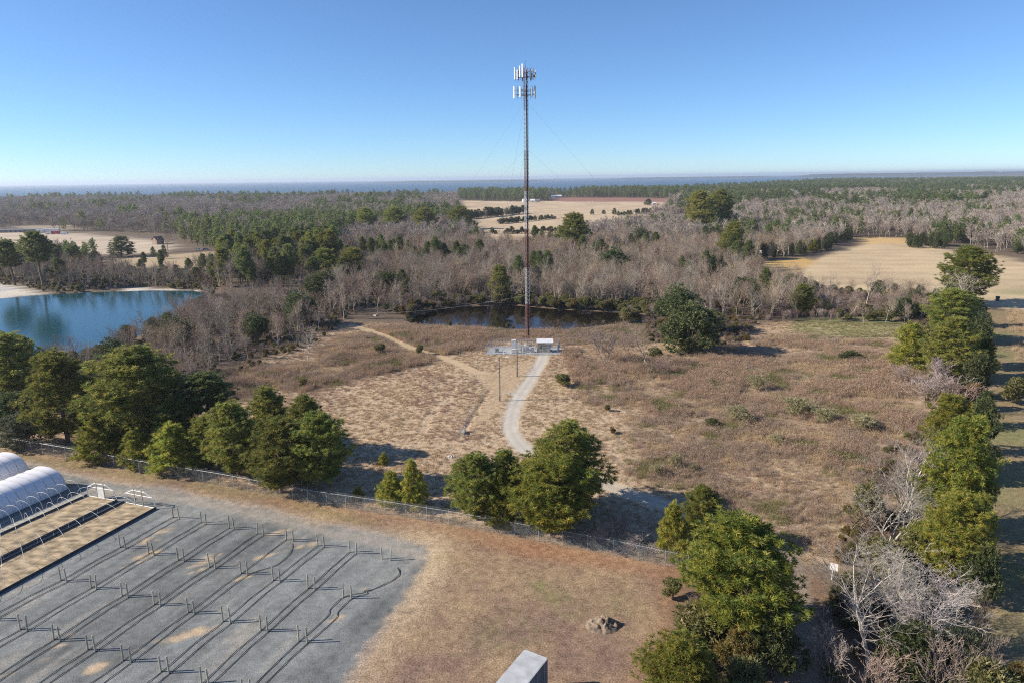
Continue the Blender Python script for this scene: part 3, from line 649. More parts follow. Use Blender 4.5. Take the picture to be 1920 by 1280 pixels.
at('thicket', 1760, 1340, 1190, 140, 'brown brush near the bottom right corner', 'thicket', 'bush', var=1)
at('broad', 1700, 1290, 1165, 120, 'dark evergreen brush under the pale bare trees', 'bush', 'bush', var=2)
at('gray', 1800, 1290, 1170, 75, 'grey green bush under the leaning bare tree', 'bush', 'bush', var=1)
at('olive', 1850, 1360, 1240, 110, 'olive bush in the bottom right corner', 'bush', 'bush', var=0)
at('olive', 1905, 756, 706, 62, 'bright green bush at the right edge beyond the mown strip', 'bush', 'bush', var=1)
# middle ground
at('broad', 1292, 662, 560, 112, 'big dark round evergreen at the right end of the dark pond', 'evergreen_tree', var=0)
at('broad', 1270, 625, 531, 84, 'olive topped evergreen behind the big dark one', 'evergreen_tree', var=2)
at('olive', 1055, 724, 700, 31, 'single round green bush right of the gravel drive', 'bush', 'bush', var=0)
at('bare', 1211, 692, 597, 84, 'broad bare tree right of the tower compound', 'bare_tree', var=1)
at('thicket', 1135, 682, 618, 80, 'bare brown thicket between compound and broad bare tree', 'thicket', 'bush', var=2)
at('thicket', 1178, 668, 622, 60, 'low bare thicket at the pond bank left of the broad bare tree', 'thicket', 'bush', var=1)
at('thicket', 1240, 705, 668, 80, 'brush at the foot of the broad bare tree', 'thicket', 'bush', var=0)
at('hero', 577, 678, 608, 56, 'lone white bare tree at the left edge of the field', 'bare_tree', var=0)
at('pine', 1075, 478, 403, 66, 'large round topped pine standing above the bare woods near the tower', var=0)
at('pine', 1367, 488, 420, 52, 'single dark pine in the bare woods above the big evergreen', var=3)
at('bare', 1622, 580, 487, 66, 'bare tree before the stubble field, left of the right hand row', 'bare_tree', var=0)
at('bare', 1545, 590, 495, 52, 'vine hung bare tree left of the stubble field', 'bare_tree', var=4)
at('cedar', 1015, 470, 440, 22, 'small dark cedar in the bare woods near the tower', 'cedar_tree', var=0)
at('tallpine', 82, 540, 438, 66, 'tall ragged pine on the far bank of the blue pond', var=1)
at('tallpine', 28, 535, 453, 56, 'left neighbour of the ragged pine on the far pond bank', var=2)
at('cedar', 228, 482, 445, 52, 'dark spreading cedar beside the left stubble field', 'cedar_tree', var=1)
at('bare', 315, 472, 420, 44, 'big bare yard tree by the brick shed', 'bare_tree', var=1)
at('cedar', 288, 482, 464, 12, 'left of two small round trees before the brick shed', 'cedar_tree', var=0)
at('cedar', 309, 485, 461, 14, 'right of two small round trees before the brick shed', 'cedar_tree', var=1)
for bx, by, ty, wp, lb in ((1110, 403, 393, 9, 'left of three small cedars in the centre stubble field'), (1132, 402, 394, 9, 'middle of three small cedars in the centre stubble field'), (1152, 403, 391, 11, 'right of three small cedars in the centre stubble field'), (1214, 385, 374, 18, 'dark cedar beside the white shed at the field end')):
    at('cedar', bx, by, ty, wp, lb, 'cedar_tree')
for bx, by, ty, wp, lb, kd in ((1382, 790, 758, 60, 'pale green bush in the weeds near the dark hole', 'pale'), (1336, 800, 782, 28, 'dark low bush beside the pale green one', 'broad'), (1495, 775, 742, 66, 'largest pale bush in the right weeds', 'pale'), (1545, 790, 762, 48, 'pale bush right of the largest one', 'pale'), (1610, 805, 775, 60, 'pale yellow bush near the right hand row', 'pale'), (1455, 830, 812, 40, 'low pale bush in the middle of the weeds', 'pale'), (1230, 890, 868, 28, 'pale tuft bush near the drive', 'pale'), (1265, 880, 850, 32, 'pale tuft bush by the dark gap in the weeds', 'pale'), (1298, 885, 868, 24, 'small pale tuft bush right of the dark gap', 'pale'), (1420, 730, 700, 40, 'faint green bush in the upper weeds', 'pale'), (1595, 678, 655, 40, 'dark fallen green bush in the upper right weeds', 'broad'), (1140, 770, 757, 12, 'tiny green bush in the tan grass right of drive', 'olive'), (1148, 812, 798, 14, 'tiny brown bush in the tan grass', 'tawny'), (788, 665, 645, 22, 'olive bush at the end of the sandy track', 'olive'), (715, 665, 642, 22, 'olive bush in the weeds left of the sandy track', 'olive'), (570, 725, 707, 18, 'small olive bush in the left weeds', 'olive'), (1225, 672, 650, 30, 'olive bush by the broad bare tree', 'olive')):
    at(kd, bx, by, ty, wp, lb, 'bush', 'bush')

ROWFILL = [(1822, 612, 560, 50, 'cedar'), (1838, 640, 590, 44, 'olive'), (1796, 668, 612, 60, 'thicket'), (1836, 715, 640, 48, 'pine'), (1752, 738, 660, 70, 'thicket'), (1840, 800, 735, 50, 'cedar'), (1742, 830, 770, 60, 'thicket'), (1836, 905, 820, 52, 'broad'), (1715, 900, 830, 70, 'thicket'), (1826, 1055, 930, 62, 'pine'), (1832, 1130, 1010, 66, 'broad'), (1715, 1075, 985, 84, 'olive'), (1838, 1210, 1110, 60, 'thicket'), (1660, 930, 880, 60, 'thicket'), (1625, 1010, 950, 70, 'thicket'), (1600, 1120, 1070, 60, 'olive'), (1690, 1150, 1075, 90, 'broad'), (1772, 640, 580, 60, 'thicket'), (1728, 655, 610, 50, 'olive'), (1690, 720, 680, 60, 'thicket'), (1840, 1300, 1180, 90, 'thicket'), (1900, 1330, 1235, 90, 'tawny')]
FN = {'pine': ('pine_tree', 'pine', 'tree'), 'cedar': ('cedar_tree', 'dark cedar', 'tree'), 'broad': ('evergreen_tree', 'round dark evergreen', 'tree'), 'olive': ('bush', 'olive bush', 'bush'), 'tawny': ('bush', 'tawny bush', 'bush'), 'thicket': ('thicket', 'bare thicket', 'bush')}
_n = {}
for bx, by, ty, wp, kd in sorted(ROWFILL, key=lambda q: q[1]):
    nm, lb, ct = FN[kd]; _n[kd] = _n.get(kd, 0) + 1
    at(kd, bx, by, ty, wp, f'{lb} filling the right hand row, {["first", "second", "third", "fourth", "fifth", "sixth", "seventh", "eighth", "ninth", "tenth"][_n[kd] - 1]} of its kind from the far end', nm, ct)

for bx, by, ty, wp, lb in ((1130, 1020, 975, 60, 'brown brush behind the fence in the shade of the centre clump'), (1185, 1040, 1000, 60, 'brown brush behind the fence left of the corner pair'), (1225, 1050, 1012, 50, 'brown brush at the fence end by the corner pair'), (1165, 1000, 965, 70, 'dark brush in the shade right of the centre clump'), (1345, 1040, 990, 60, 'brush right of the corner pair of pines')):
    at('thicket', bx, by, ty, wp, lb, 'thicket', 'bush')

at('pine', 338, 850, 745, 92, 'pine between the broadest pine and the dark shaded one', var=4)
at('youngpine', 262, 872, 806, 70, 'small pine at the fence in front of the broadest pine', var=2)
at('pine', 392, 878, 785, 84, 'rounded pine at the fence below the dark shaded one', var=0)
at('youngpine', 560, 905, 815, 70, 'small pine tucked between the halves of the double pine', var=3)
EV = [('broad', 605, 575, 505, 70, 'dark evergreen at the wood edge left of the sandy track'), ('broad', 560, 612, 545, 72, 'dark shaded evergreen behind the lone white bare tree'), ('pine', 615, 535, 470, 56, 'yellow green pine at the right edge of the tall pine stand'),
      ('pine', 660, 530, 468, 56, 'second pine right of the tall pine stand'), ('broad', 725, 560, 505, 60, 'dark evergreen in the wood far left of the mast'), ('pine', 938, 566, 500, 42, 'green pine on the far pond bank just left of the mast'),
      ('broad', 1150, 520, 462, 60, 'dark evergreen in the wood right of the mast'), ('broad', 1200, 470, 425, 46, 'dark evergreen high in the wood right of the mast'), ('pine', 1315, 440, 362, 60, 'large olive pine rising over the wood toward the right'),
      ('pine', 1345, 436, 360, 56, 'right twin of the large olive pine over the wood'), ('broad', 1390, 575, 520, 60, 'dark vine covered evergreen right of the olive topped one'), ('broad', 1480, 570, 510, 52, 'dark evergreen below the golden grass'),
      ('pine', 1505, 592, 535, 48, 'pine in the brush left of the vine hung tree'), ('broad', 1690, 600, 558, 50, 'olive dark evergreen by the derelict boat'), ('pine', 800, 440, 392, 50, 'olive pine at the back of the wood left of the field'), ('pine', 740, 436, 390, 50, 'olive pine second at the back of the wood'),
      ('pine', 690, 440, 392, 46, 'olive pine third at the back of the wood'), ('pine', 860, 430, 388, 44, 'olive pine beside the left end of centre field'), ('broad', 215, 690, 632, 60, 'dark evergreen by the near shore of the blue pond'), ('broad', 330, 655, 590, 64, 'dark evergreen in the thicket right of the blue pond'), ('broad', 480, 640, 585, 60, 'dark evergreen in the grey thicket left of the track')]
for kd, bx, by, ty, wp, lb in EV: at(kd, bx, by, ty, wp, lb, 'pine_tree' if kd == 'pine' else 'evergreen_tree')

# ------------------------------------------------------------------ woods: nearest ones single, the rest as one mass
NOTREE = [YARD, MOWN, openf, F_MID, F_R, F_GOLD, F_GOLD2, F_L, F_L2, F_RED, F_LB, STRIP, RIGHT, POND_D, POND_L, SAND_L, SAND_B, PP([(1435, 512), (1480, 512), (1480, 528), (1435, 528)])]
def jgrid(poly, step, r):
    poly = np.array(poly); lo = poly.min(0); hi = poly.max(0)
    gx_, gy_ = np.meshgrid(np.arange(lo[0], hi[0], step), np.arange(lo[1], hi[1], step))
    p = np.stack([gx_.ravel(), gy_.ravel()], 1); p[::2, 0] += step * .5; p = p + r.uniform(-.48, .48, p.shape) * step
    return p[sdf(poly, p[:, 0], p[:, 1], 1) < 0]
def clear(p, marg=1.5):
    ok = np.ones(len(p), bool)
    for q in NOTREE: ok &= sdf(q, p[:, 0], p[:, 1], 5) > marg
    for x, y, rr in TAKEN: ok &= np.hypot(p[:, 0] - x, p[:, 1] - y) > rr
    ok &= p[:, 1] < shore_y(p[:, 0], p[:, 1]) - 15
    return p[ok]
def inframe(p, z=12, pad=80):
    v = np.column_stack([p[:, 0], p[:, 1], np.full(len(p), z)]) - EYE; w_ = v @ fw
    px = 960 + FPX * (v @ rt) / w_
    return p[(w_ > 5) & (px > -pad) & (px < 1920 + pad)]
r = np.random.default_rng(21)
# (region in photograph pixels on the ground, spacing, {kind: share}, height range, where)
W_MID = PP([(640, 602), (700, 575), (770, 560), (850, 560), (980, 560), (1100, 568), (1215, 578), (1330, 600), (1450, 600), (1530, 592), (1500, 545), (1420, 525), (1415, 470), (1300, 430), (1240, 418), (1130, 432), (1020, 462), (930, 472), (880, 440), (850, 425), (700, 428), (640, 450), (620, 500), (560, 545)])
W_PINE = PP([(340, 455), (400, 470), (430, 500), (390, 530), (400, 548), (470, 560), (560, 545), (620, 505), (640, 455), (700, 430), (560, 425), (420, 425), (340, 440)])
W_PNORTH = PP([(560, 427), (700, 430), (850, 425), (870, 405), (700, 398), (560, 405)])
W_LEFT = PP([(60, 770), (90, 690), (175, 664), (262, 630), (335, 590), (390, 560), (400, 556), (480, 560), (580, 560), (640, 605), (600, 640), (480, 690), (390, 720), (340, 770), (180, 790)])
W_BANK = PP([(-150, 470), (60, 478), (180, 480), (195, 500), (240, 506), (420, 507), (430, 540), (380, 545), (240, 538), (140, 548), (75, 547), (40, 536), (-150, 530)])
W_RIGHT = PP([(1300, 432), (1420, 470), (1440, 488), (1500, 482), (1590, 447), (1700, 447), (1800, 462), (1960, 490), (2200, 500), (2200, 405), (1900, 400), (1600, 398), (1300, 405)])
W_ROW = PP([(1440, 528), (1490, 538), (1540, 545), (1640, 550), (1760, 560), (1800, 575), (1790, 608), (1700, 610), (1600, 606), (1500, 604), (1420, 604), (1430, 560)])
W_FAR = PP([(-700, 470), (-700, 380), (0, 374), (700, 371), (1000, 365), (1250, 363), (1420, 350), (1560, 341), (2400, 340), (2300, 420), (1960, 405), (1600, 400), (1300, 405), (1240, 418), (1100, 380), (860, 376), (860, 420), (600, 427), (340, 440), (0, 430)])
W_FR = PP([(0, 690), (-300, 690), (-300, 800), (0, 812), (60, 800), (110, 770), (130, 730)])
PL = []          # x, y, height, kind, zone
def scat(poly, step, kinds, hr, zone, marg=1.5):
    p = inframe(clear(jgrid(poly, step, r), marg)); ks = list(kinds); pr = np.array([kinds[k] for k in ks]); pr = pr / pr.sum()
    cl = fbm(p[:, 0] + 300, p[:, 1], 28, 2)                     # kinds stand in drifts
    cl = .7 * (np.argsort(np.argsort(cl)) / max(len(p), 1)) + .3 * r.random(len(p)); cl = np.argsort(np.argsort(cl)) / max(len(p), 1)
    for i, (x, y) in enumerate(p):
        u = cl[i]
        k = ks[min(int(np.searchsorted(np.cumsum(pr), u)), len(ks) - 1)]
        PL.append((x, y, r.uniform(*hr), k, zone))
scat(W_MID, 4.6, {'bare': .48, 'slim': .27, 'thicket': .15, 'broad': .07, 'tallpine': .03}, (7, 14.5), 'mid')
scat(W_PINE, 6.6, {'tallpine': .58, 'slim': .2, 'bare': .1, 'pine': .12}, (11, 19), 'pines')
scat(W_PNORTH, 8.0, {'tallpine': .6, 'bare': .4}, (12, 17), 'pines')
scat(W_LEFT, 4.4, {'thicket': .2, 'slim': .28, 'bare': .42, 'broad': .10}, (6, 11.5), 'left')
scat(W_BANK, 5.2, {'slim': .3, 'olive': .2, 'thicket': .18, 'broad': .10, 'tallpine': .22}, (7, 12), 'bank')
scat(W_RIGHT, 6.6, {'bare': .60, 'slim': .1, 'tallpine': .15, 'broad': .15}, (10, 16), 'right')
scat(W_ROW, 3.3, {'thicket': .36, 'olive': .2, 'slim': .16, 'bare': .16, 'broad': .12}, (5, 9), 'row', .3)
scat(W_FR, 5.5, {'pine': .6, 'slim': .4}, (8, 12), 'left')
# dense young evergreens left of the right stubble field, shrubs round the dark pond
scat(PP([(1425, 465), (1560, 440), (1600, 452), (1530, 478), (1430, 488)]), 7.5, {'cedar': .4, 'youngpine': .6}, (6, 9), 'young', .5)
scat(PP([(1700, 452), (1780, 462), (1765, 470), (1700, 465)]), 6, {'cedar': .6, 'broad': .4}, (5, 8), 'young', -30)
scat(PP([(770, 596), (800, 580), (860, 573), (905, 570), (960, 569), (1030, 575), (1090, 579), (1150, 582), (1210, 587), (1225, 575), (1100, 563), (980, 556), (850, 554), (770, 560), (700, 585)]), 2.5, {'olive': .28, 'slim': .20, 'bare': .14, 'thicket': .26, 'tawny': .12}, (8, 13), 'bankd', .2)
H_CAP = {'tawny': (2, 4), 'thicket': (2.5, 5), 'olive': (2.2, 4), 'broad': (4.5, 9.5), 'cedar': (5, 8)}
PL = [(x, y, (float(r.uniform(*((3.2, 6) if k == 'broad' and z in ('left', 'row', 'bank') else H_CAP[k]))) if k in H_CAP else h), k, z) for x, y, h, k, z in PL]
# bank shrubs, set on the line of the pond's edge
POND_SHRUBS = []
def rim(poly, gap, off, hr, odds, zone, ok, ev=.55):
    pl = np.array(list(poly) + [poly[0]]); cen = pl.mean(0)
    for a_, b_ in zip(pl[:-1], pl[1:]):
        n_ = max(1, int(np.linalg.norm(b_ - a_) / gap)); d_ = (b_ - a_) / max(np.linalg.norm(b_ - a_), 1e-6); nr = np.array([d_[1], -d_[0]])
        if nr @ (a_ - cen) < 0: nr = -nr
        for k_ in range(n_):
            p_ = a_ + (b_ - a_) * ((k_ + r.random()) / n_) + nr * r.uniform(*off)
            if ok(p_) and r.random() < odds: POND_SHRUBS.append((p_[0], p_[1], r.uniform(*hr), 'olive' if r.random() < ev else ('thicket' if r.random() < .7 else 'tawny'), zone))
pyc = np.mean([q_[1] for q_ in POND_D])
hid = lambda p_: -60 < proj(p_[0], p_[1], 0)[0] < 1980
rim(POND_D, 1.3, (-.4, 2.8), (2.0, 5.0), .95, 'far', lambda p_: p_[1] > pyc + 3 or p_[0] > 36)
rim(POND_D, 1.6, (-.4, 2.2), (.7, 1.7), .65, 'near', lambda p_: p_[1] <= pyc + 3 and p_[0] <= 36)
NS = lambda p_: sdf(SAND_L, np.array([p_[0]]), np.array([p_[1]]))[0] > 1 and sdf(SAND_B, np.array([p_[0]]), np.array([p_[1]]))[0] > 1
rim(POND_L, 2.6, (.3, 3.5), (1.5, 4.0), .8, 'bank', lambda p_: hid(p_) and NS(p_), .22)
LAB = {}
WHERE = {'mid': 'behind the dark pond', 'left': 'between blue pond and field', 'bank': 'across the blue pond', 'right': 'behind the right stubble field',
         'row': 'before the right stubble field', 'pines': 'in the tall pine stand', 'young': 'in the young evergreen stand', 'far': 'on the dark pond far bank', 'near': 'on the dark pond near bank', 'bankd': 'along the dark pond edge'}
KN = {'tallpine': ('pine_tree', 'tall dark pine', 'tree'), 'pine': ('pine_tree', 'dark bushy pine', 'tree'), 'youngpine': ('pine_tree', 'young bushy pine', 'tree'), 'broad': ('evergreen_tree', 'round dark evergreen', 'tree'),
      'cedar': ('cedar_tree', 'dark cone shaped cedar', 'tree'), 'thicket': ('thicket', 'brown leafless thicket', 'bush'), 'olive': ('bush', 'olive green leafy bush', 'bush'), 'tawny': ('bush', 'tawny leafy bush', 'bush'),
      'bare': ('bare_tree', 'spreading grey bare tree', 'tree'), 'slim': ('bare_tree', 'slender bare tree', 'tree')}
def dist(q): return math.hypot(q[0], q[1])
ALLP = sorted(PL + POND_SHRUBS, key=dist)
MASS = []; cnt = {}
MED = {z: float(np.median([q[1] for q in ALLP[:1300] if q[4] == z] or [0])) for z in WHERE}
for q in ALLP:
    x, y, h, k, z = q
    nm, lb, ct = KN[k]
    cnt[nm] = cnt.get(nm, 0) + 1
    if cnt[nm] > (270 if nm in ('bare_tree', 'pine_tree') else 150): MASS.append(q); continue
    label = LAB.get((k, z)) or f'{lb or "bare tree"} {WHERE[z]}'
    px_ = proj(x, y, 0)[0]
    if z in ('mid', 'bankd', 'far', 'near'): label += (', far left of the mast' if px_ < 800 else ', just left of the mast' if px_ < 988 else ', just right of the mast' if px_ < 1200 else ', far right of the mast')
    elif z in ('left', 'bank', 'pines', 'right', 'young'):
        lo_, hi_ = {'left': (0, 620), 'bank': (0, 430), 'pines': (330, 870), 'right': (1300, 1920), 'young': (1425, 1790)}[z]
        label += ', left end' if px_ < lo_ + (hi_ - lo_) / 3 else ', right end' if px_ > hi_ - (hi_ - lo_) / 3 else ', middle part'
    if z in ('left', 'pines', 'mid', 'young', 'row', 'bank', 'right'): label += ', nearer side' if y < MED[z] else ', farther side'
    label = ('large ' if h > {'thicket': 4.2, 'olive': 3.4, 'tawny': 3.2, 'broad': 6.5, 'cedar': 7}.get(k, 11.5) else 'small ') + label
    put(k, x, y, h, None, label, label.split(' ', 1)[1] if False else f'{nm.replace("_", " ")}s {WHERE[z]}', nm, ct, r=r)

def scatter(name, pts, rots, scs, kinds_meshes, ids, label, sz=None):
    """one object of instances on points, for what nobody could count"""
    src = bpy.data.collections.new(name + '_source')
    for i, me in enumerate(kinds_meshes):
        o = bpy.data.objects.new(f'{name}_piece_{i:02d}', me); src.objects.link(o)
    me = bpy.data.meshes.new(name); me.vertices.add(len(pts)); me.vertices.foreach_set('co', np.asarray(pts, np.float32).ravel())
    for an, ty, vals in (('rz', 'FLOAT', rots), ('sx', 'FLOAT', scs), ('sz', 'FLOAT', scs if sz is None else sz)):
        a = me.attributes.new(an, ty, 'POINT'); a.data.foreach_set('value', np.asarray(vals, np.float32))
    a = me.attributes.new('pick', 'INT', 'POINT'); a.data.foreach_set('value', np.asarray(ids, np.int32))
    me.update()
    o = link(name, me); o['kind'] = 'stuff'; o['label'] = label
    g = bpy.data.node_groups.new(name + '_nodes', 'GeometryNodeTree')
    g.interface.new_socket('Geometry', in_out='INPUT', socket_type='NodeSocketGeometry'); g.interface.new_socket('Geometry', in_out='OUTPUT', socket_type='NodeSocketGeometry')
    n = g.nodes; l = g.links
    gi = n.new('NodeGroupInput'); go = n.new('NodeGroupOutput'); ci = n.new('GeometryNodeCollectionInfo'); ip = n.new('GeometryNodeInstanceOnPoints')
    ci.inputs['Collection'].default_value = src; ci.inputs['Separate Children'].default_value = True; ci.inputs['Reset Children'].default_value = True
    ip.inputs['Pick Instance'].default_value = True
    def na(nm_, ty):
        q = n.new('GeometryNodeInputNamedAttribute'); q.data_type = ty; q.inputs['Name'].default_value = nm_; return q.outputs['Attribute']
    cx = n.new('ShaderNodeCombineXYZ'); l.new(na('rz', 'FLOAT'), cx.inputs['Z'])
    cs = n.new('ShaderNodeCombineXYZ'); s_ = na('sx', 'FLOAT'); l.new(s_, cs.inputs['X']); l.new(s_, cs.inputs['Y']); l.new(na('sz', 'FLOAT'), cs.inputs['Z'])
    l.new(gi.outputs[0], ip.inputs['Points']); l.new(ci.outputs[0], ip.inputs['Instance']); l.new(na('pick', 'INT'), ip.inputs['Instance Index'])
    l.new(cx.outputs[0], ip.inputs['Rotation']); l.new(cs.outputs[0], ip.inputs['Scale'])
    l.new(ip.outputs[0], go.inputs[0])
    o.modifiers.new('instances', 'NODES').node_group = g
    return o
def joined(k):
    """trunk and crown of a kind as one mesh, for the masses"""
    Vs, Fs, Cs, Ms = [], [], [], []; off = 0
    for j, me in enumerate((k.trunk, k.crown)):
        v = np.empty(len(me.vertices) * 3, np.float32); me.vertices.foreach_get('co', v); v = v.reshape(-1, 3)
        f = np.empty(len(me.loops), np.int32); me.loops.foreach_get('vertex_index', f); f = f.reshape(len(me.polygons), -1)
        c = np.empty(len(v) * 4, np.float32); me.attributes['col'].data.foreach_get('color', c); c = c.reshape(-1, 4)[:, :3]
        Vs.append(v); Fs.append(f + off); Cs.append(c); Ms += [j] * len(f); off += len(v)
    me = np_mesh('tree', np.concatenate(Vs), Fs, np.concatenate(Cs), False, [k.trunk.materials[0], k.crown.materials[0]])
    me.polygons.foreach_set('material_index', np.array(Ms, np.int32)); return me
JK = []; JI = {}
for k in ('farpine', 'farbare', 'tallpine', 'bare', 'slim', 'thicket', 'olive', 'broad', 'cedar'):
    JI[k] = []
    for q in KIND[k]: JI[k].append(len(JK)); JK.append((joined(q), q.h))
rot, scs_, ids, pts = [], [], [], []
def add_mass(x, y, h, k):
    i = JI[k][int(r.integers(len(JI[k])))]
    pts.append((x, y, -.1)); rot.append(r.uniform(0, 6.28)); scs_.append(h / JK[i][1]); ids.append(i)
for x, y, h, k, z in MASS:
    k = {'tallpine': 'tallpine', 'pine': 'tallpine', 'youngpine': 'cedar', 'tawny': 'olive'}.get(k, k)
    if math.hypot(x, y) > 480: k = {'tallpine': 'farpine', 'bare': 'farbare', 'slim': 'farbare'}.get(k, k)
    add_mass(x, y, h, k)
scatter('woods', pts, rot, scs_, [q[0] for q in JK], ids, 'bare trees and pines further back in the woods')
n_w = len(pts)
# the far-off wood down to the shore
pts, rot, scs_, ids = [], [], [], []
far = []
for y0, y1, st in ((400, 900, 8.5), (900, 1500, 10.5), (1500, 2300, 12.5), (2300, 9300, 32)):
    q = jgrid([(-1.05 * y1, y0), (1.05 * y1, y0), (1.05 * y1, y1), (-1.05 * y1, y1)], st, r)
    q = q[(q[:, 1] < shore_y(q[:, 0], q[:, 1]))]
    far.append(np.column_stack([q, np.full(len(q), st)]))
far = np.concatenate(far); keep = sdf(W_FAR, far[:, 0], far[:, 1], 10) < 0
far = far[keep]
stp = {tuple(x[:2]): x[2] for x in far}
fp = inframe(clear(far[:, :2], 6), pad=40)
drift = .6 * fbm(fp[:, 0], fp[:, 1] * .6, 110, 3) + .4 * fbm(fp[:, 0] + 500, fp[:, 1] * .5, 32, 2); gap = fbm(fp[:, 0] - 900, fp[:, 1] * .7 + 77, 160, 2)
for i, (x, y) in enumerate(fp):
    s = stp[(x, y)]
    px = proj(x, y, 0)[0]
    pineish = .36 + (.06 if px > 1250 else 0) * (y > 700) + (.12 if px > 1250 else 0) * (y > 1500) + (.35 if (860 < px < 1260 and y > 1350) else 0) - (.06 if 300 < px < 860 else 0) * (y > 900)
    if gap[i] < .30 and y > 900 and s < 20: continue
    h = 9 + 11 * r.random() ** 1.6 * (1.0 if s < 20 else 1.05)
    pick = 'farpine' if drift[i] * 1.25 - .14 + r.random() * .16 < pineish + .06 else 'farbare'
    if pick == 'farpine': h *= 1.1
    k = JI[pick][int(r.integers(3))]
    pts.append((x, y, -.1)); rot.append(r.uniform(0, 6.28)); scs_.append(h / JK[k][1] * (1.3 if s < 12 else (1.45 if s < 20 else 2.6))); ids.append(k)
sz_ = [min(a / 1.3, 1.3) for a in scs_]
scatter('far_woods', pts, rot, scs_, [q[0] for q in JK], ids, 'far off mixed woods down to the shore and horizon', sz_)
print('PLANTS single', len(ALLP) - len(MASS), 'woods', n_w, 'far', len(pts))
# hedgerows in the centre field and along its edges
for (ax, ay), (bx, by), n_, hh in (((872, 412), (985, 400), 16, (6, 11)), ((930, 421), (1045, 410), 12, (3, 6)), ((905, 440), (1050, 436), 9, (3, 6)), ((880, 425), (890, 440), 4, (6, 9)), ((1160, 405), (1235, 398), 7, (4, 7))):
    for i in range(n_ * 2):
        t = (i + r.uniform(-.3, .3)) / n_ / 2; x, y = P(ax + (bx - ax) * t, ay + (by - ay) * t)
        kd = 'cedar' if r.random() < .45 else ('broad' if r.random() < .6 else 'bare'); nm, lb, ct = KN[kd]
        hh_ = r.uniform(*hh) * (1.2 if kd == 'bare' else 1.1)
        put(kd, x, y, hh_, hh_ * r.uniform(.8, 1.3), f'{lb or "bare grey tree"} in the hedgerows of the centre stubble field', f'{nm.replace("_", " ")}s of the field hedgerows', nm, ct, r=r)
# low far shore on the horizon
hb = []
for x0, x1, yy, hh in ((-1850, 700, 9000, 15), (1500, 4400, 11000, 20), (3900, 12500, 9700, 40)):
    xs = np.linspace(x0, x1, 160); n_ = len(xs)
    tp = hh * np.clip(np.minimum((xs - x0), (x1 - xs)) / 500, 0, 1) * (.75 + .5 * fbm(xs, xs * 0 + yy, 60, 3))
    V = np.concatenate([np.column_stack([xs, np.full(n_, yy), np.full(n_, -2.)]), np.column_stack([xs, np.full(n_, yy + 30), tp]), np.column_stack([xs, np.full(n_, yy + 400), tp]), np.column_stack([xs, np.full(n_, yy + 430), np.full(n_, -2.)])])
    F = np.concatenate([np.column_stack([np.arange(n_ - 1) + a * n_, np.arange(1, n_) + a * n_, np.arange(1, n_) + (a + 1) * n_, np.arange(n_ - 1) + (a + 1) * n_]) for a in range(3)])
    o = link('far_shore', np_mesh('far_shore', V, F, None, False, [mat('far_shore_woods', (.05, .06, .035), .95, .5, .05)])); o['kind'] = 'structure'; o['label'] = 'low wooded shore across the water on the horizon'

# ------------------------------------------------------------------ weeds and grass
def stalks(name, seed, n, h, w, spread, cols, lean=.25, leafs=0):
    q = np.random.default_rng(seed); a = q.uniform(0, 6.28, n); rr = spread * np.sqrt(q.random(n))
    b = np.column_stack([rr * np.cos(a), rr * np.sin(a), np.full(n, -.05)])
    d = np.column_stack([q.normal(0, lean, (n, 2)), np.ones(n)]); hh = h * q.uniform(.55, 1.1, (n, 1)); t = b + d * hh
    s = unit(np.cross(d, q.normal(size=(n, 3)))) * w
    V = np.stack([b - s, b + s, t], 1).reshape(-1, 3); F = np.arange(n * 3).reshape(-1, 3)
    if leafs:   # seed heads and side twigs
        c = b + d * hh * q.uniform(.5, 1.0, (n, 1)); c = np.repeat(c, leafs, 0) + q.normal(0, .04, (n * leafs, 3))
        v2, f2 = tufts(q, c, np.zeros_like(c) + [0, 0, .5], 1, .20 * h, w * 1.1, .6, .5)
        F = np.concatenate([F, f2 + len(V)]); V = np.concatenate([V, v2])
    c = np.array(cols)[q.integers(len(cols), size=len(V) // 3)] * q.uniform(.8, 1.2, (len(V) // 3, 1))
    return np_mesh(name, V, F, np.repeat(c, 3, 0), False, [M_WEED])
WB = [[.41, .315, .245], [.37, .28, .215], [.46, .365, .28], [.31, .235, .18]]
WT = [[.52, .395, .255], [.47, .35, .225], [.56, .435, .29], [.43, .32, .205]]
WR = [[.44, .315, .225], [.40, .285, .205], [.38, .28, .205], [.48, .355, .25]]
WG = [[.24, .22, .10], [.28, .25, .13], [.20, .19, .08], [.32, .28, .16]]
wm = [stalks(f'weed{i}', 200 + i, 26, 1.15, .016, .55, (WB, WB, WR, WB)[i], .22, 2) for i in range(4)] + [stalks('weedt', 210, 26, .9, .018, .5, WT, .3, 1), stalks('weedg', 211, 26, .9, .02, .5, WG, .3, 2)]
def in_polys(polys, dens, seed, marg=0):
    q = np.random.default_rng(seed); out = []
    for poly in polys:
        poly = np.array(poly); lo = poly.min(0); hi = poly.max(0); n_ = int(np.prod(hi - lo) * dens)
        p = lo + q.random((n_, 2)) * (hi - lo); out.append(p[sdf(poly, p[:, 0], p[:, 1], 1) < marg])
    return np.concatenate(out)
OFF = lambda p, dr=2.4: (ldist(DRIVE, p[:, 0], p[:, 1]) > dr) & (ldist(LANE, p[:, 0], p[:, 1]) > 2.2) & (ldist(TRACK, p[:, 0], p[:, 1]) > 1.5) & (sdf(COMP, p[:, 0], p[:, 1]) > .4) & (sdf(MOWN, p[:, 0], p[:, 1]) > .2) & (sdf(MOWSTRIP, p[:, 0], p[:, 1]) > -1.2 * fbm(p[:, 0], p[:, 1], 1.2, 2)) & (sdf(POND_D, p[:, 0], p[:, 1]) > -.3) & (sdf(POND_L, p[:, 0], p[:, 1]) > -.3)
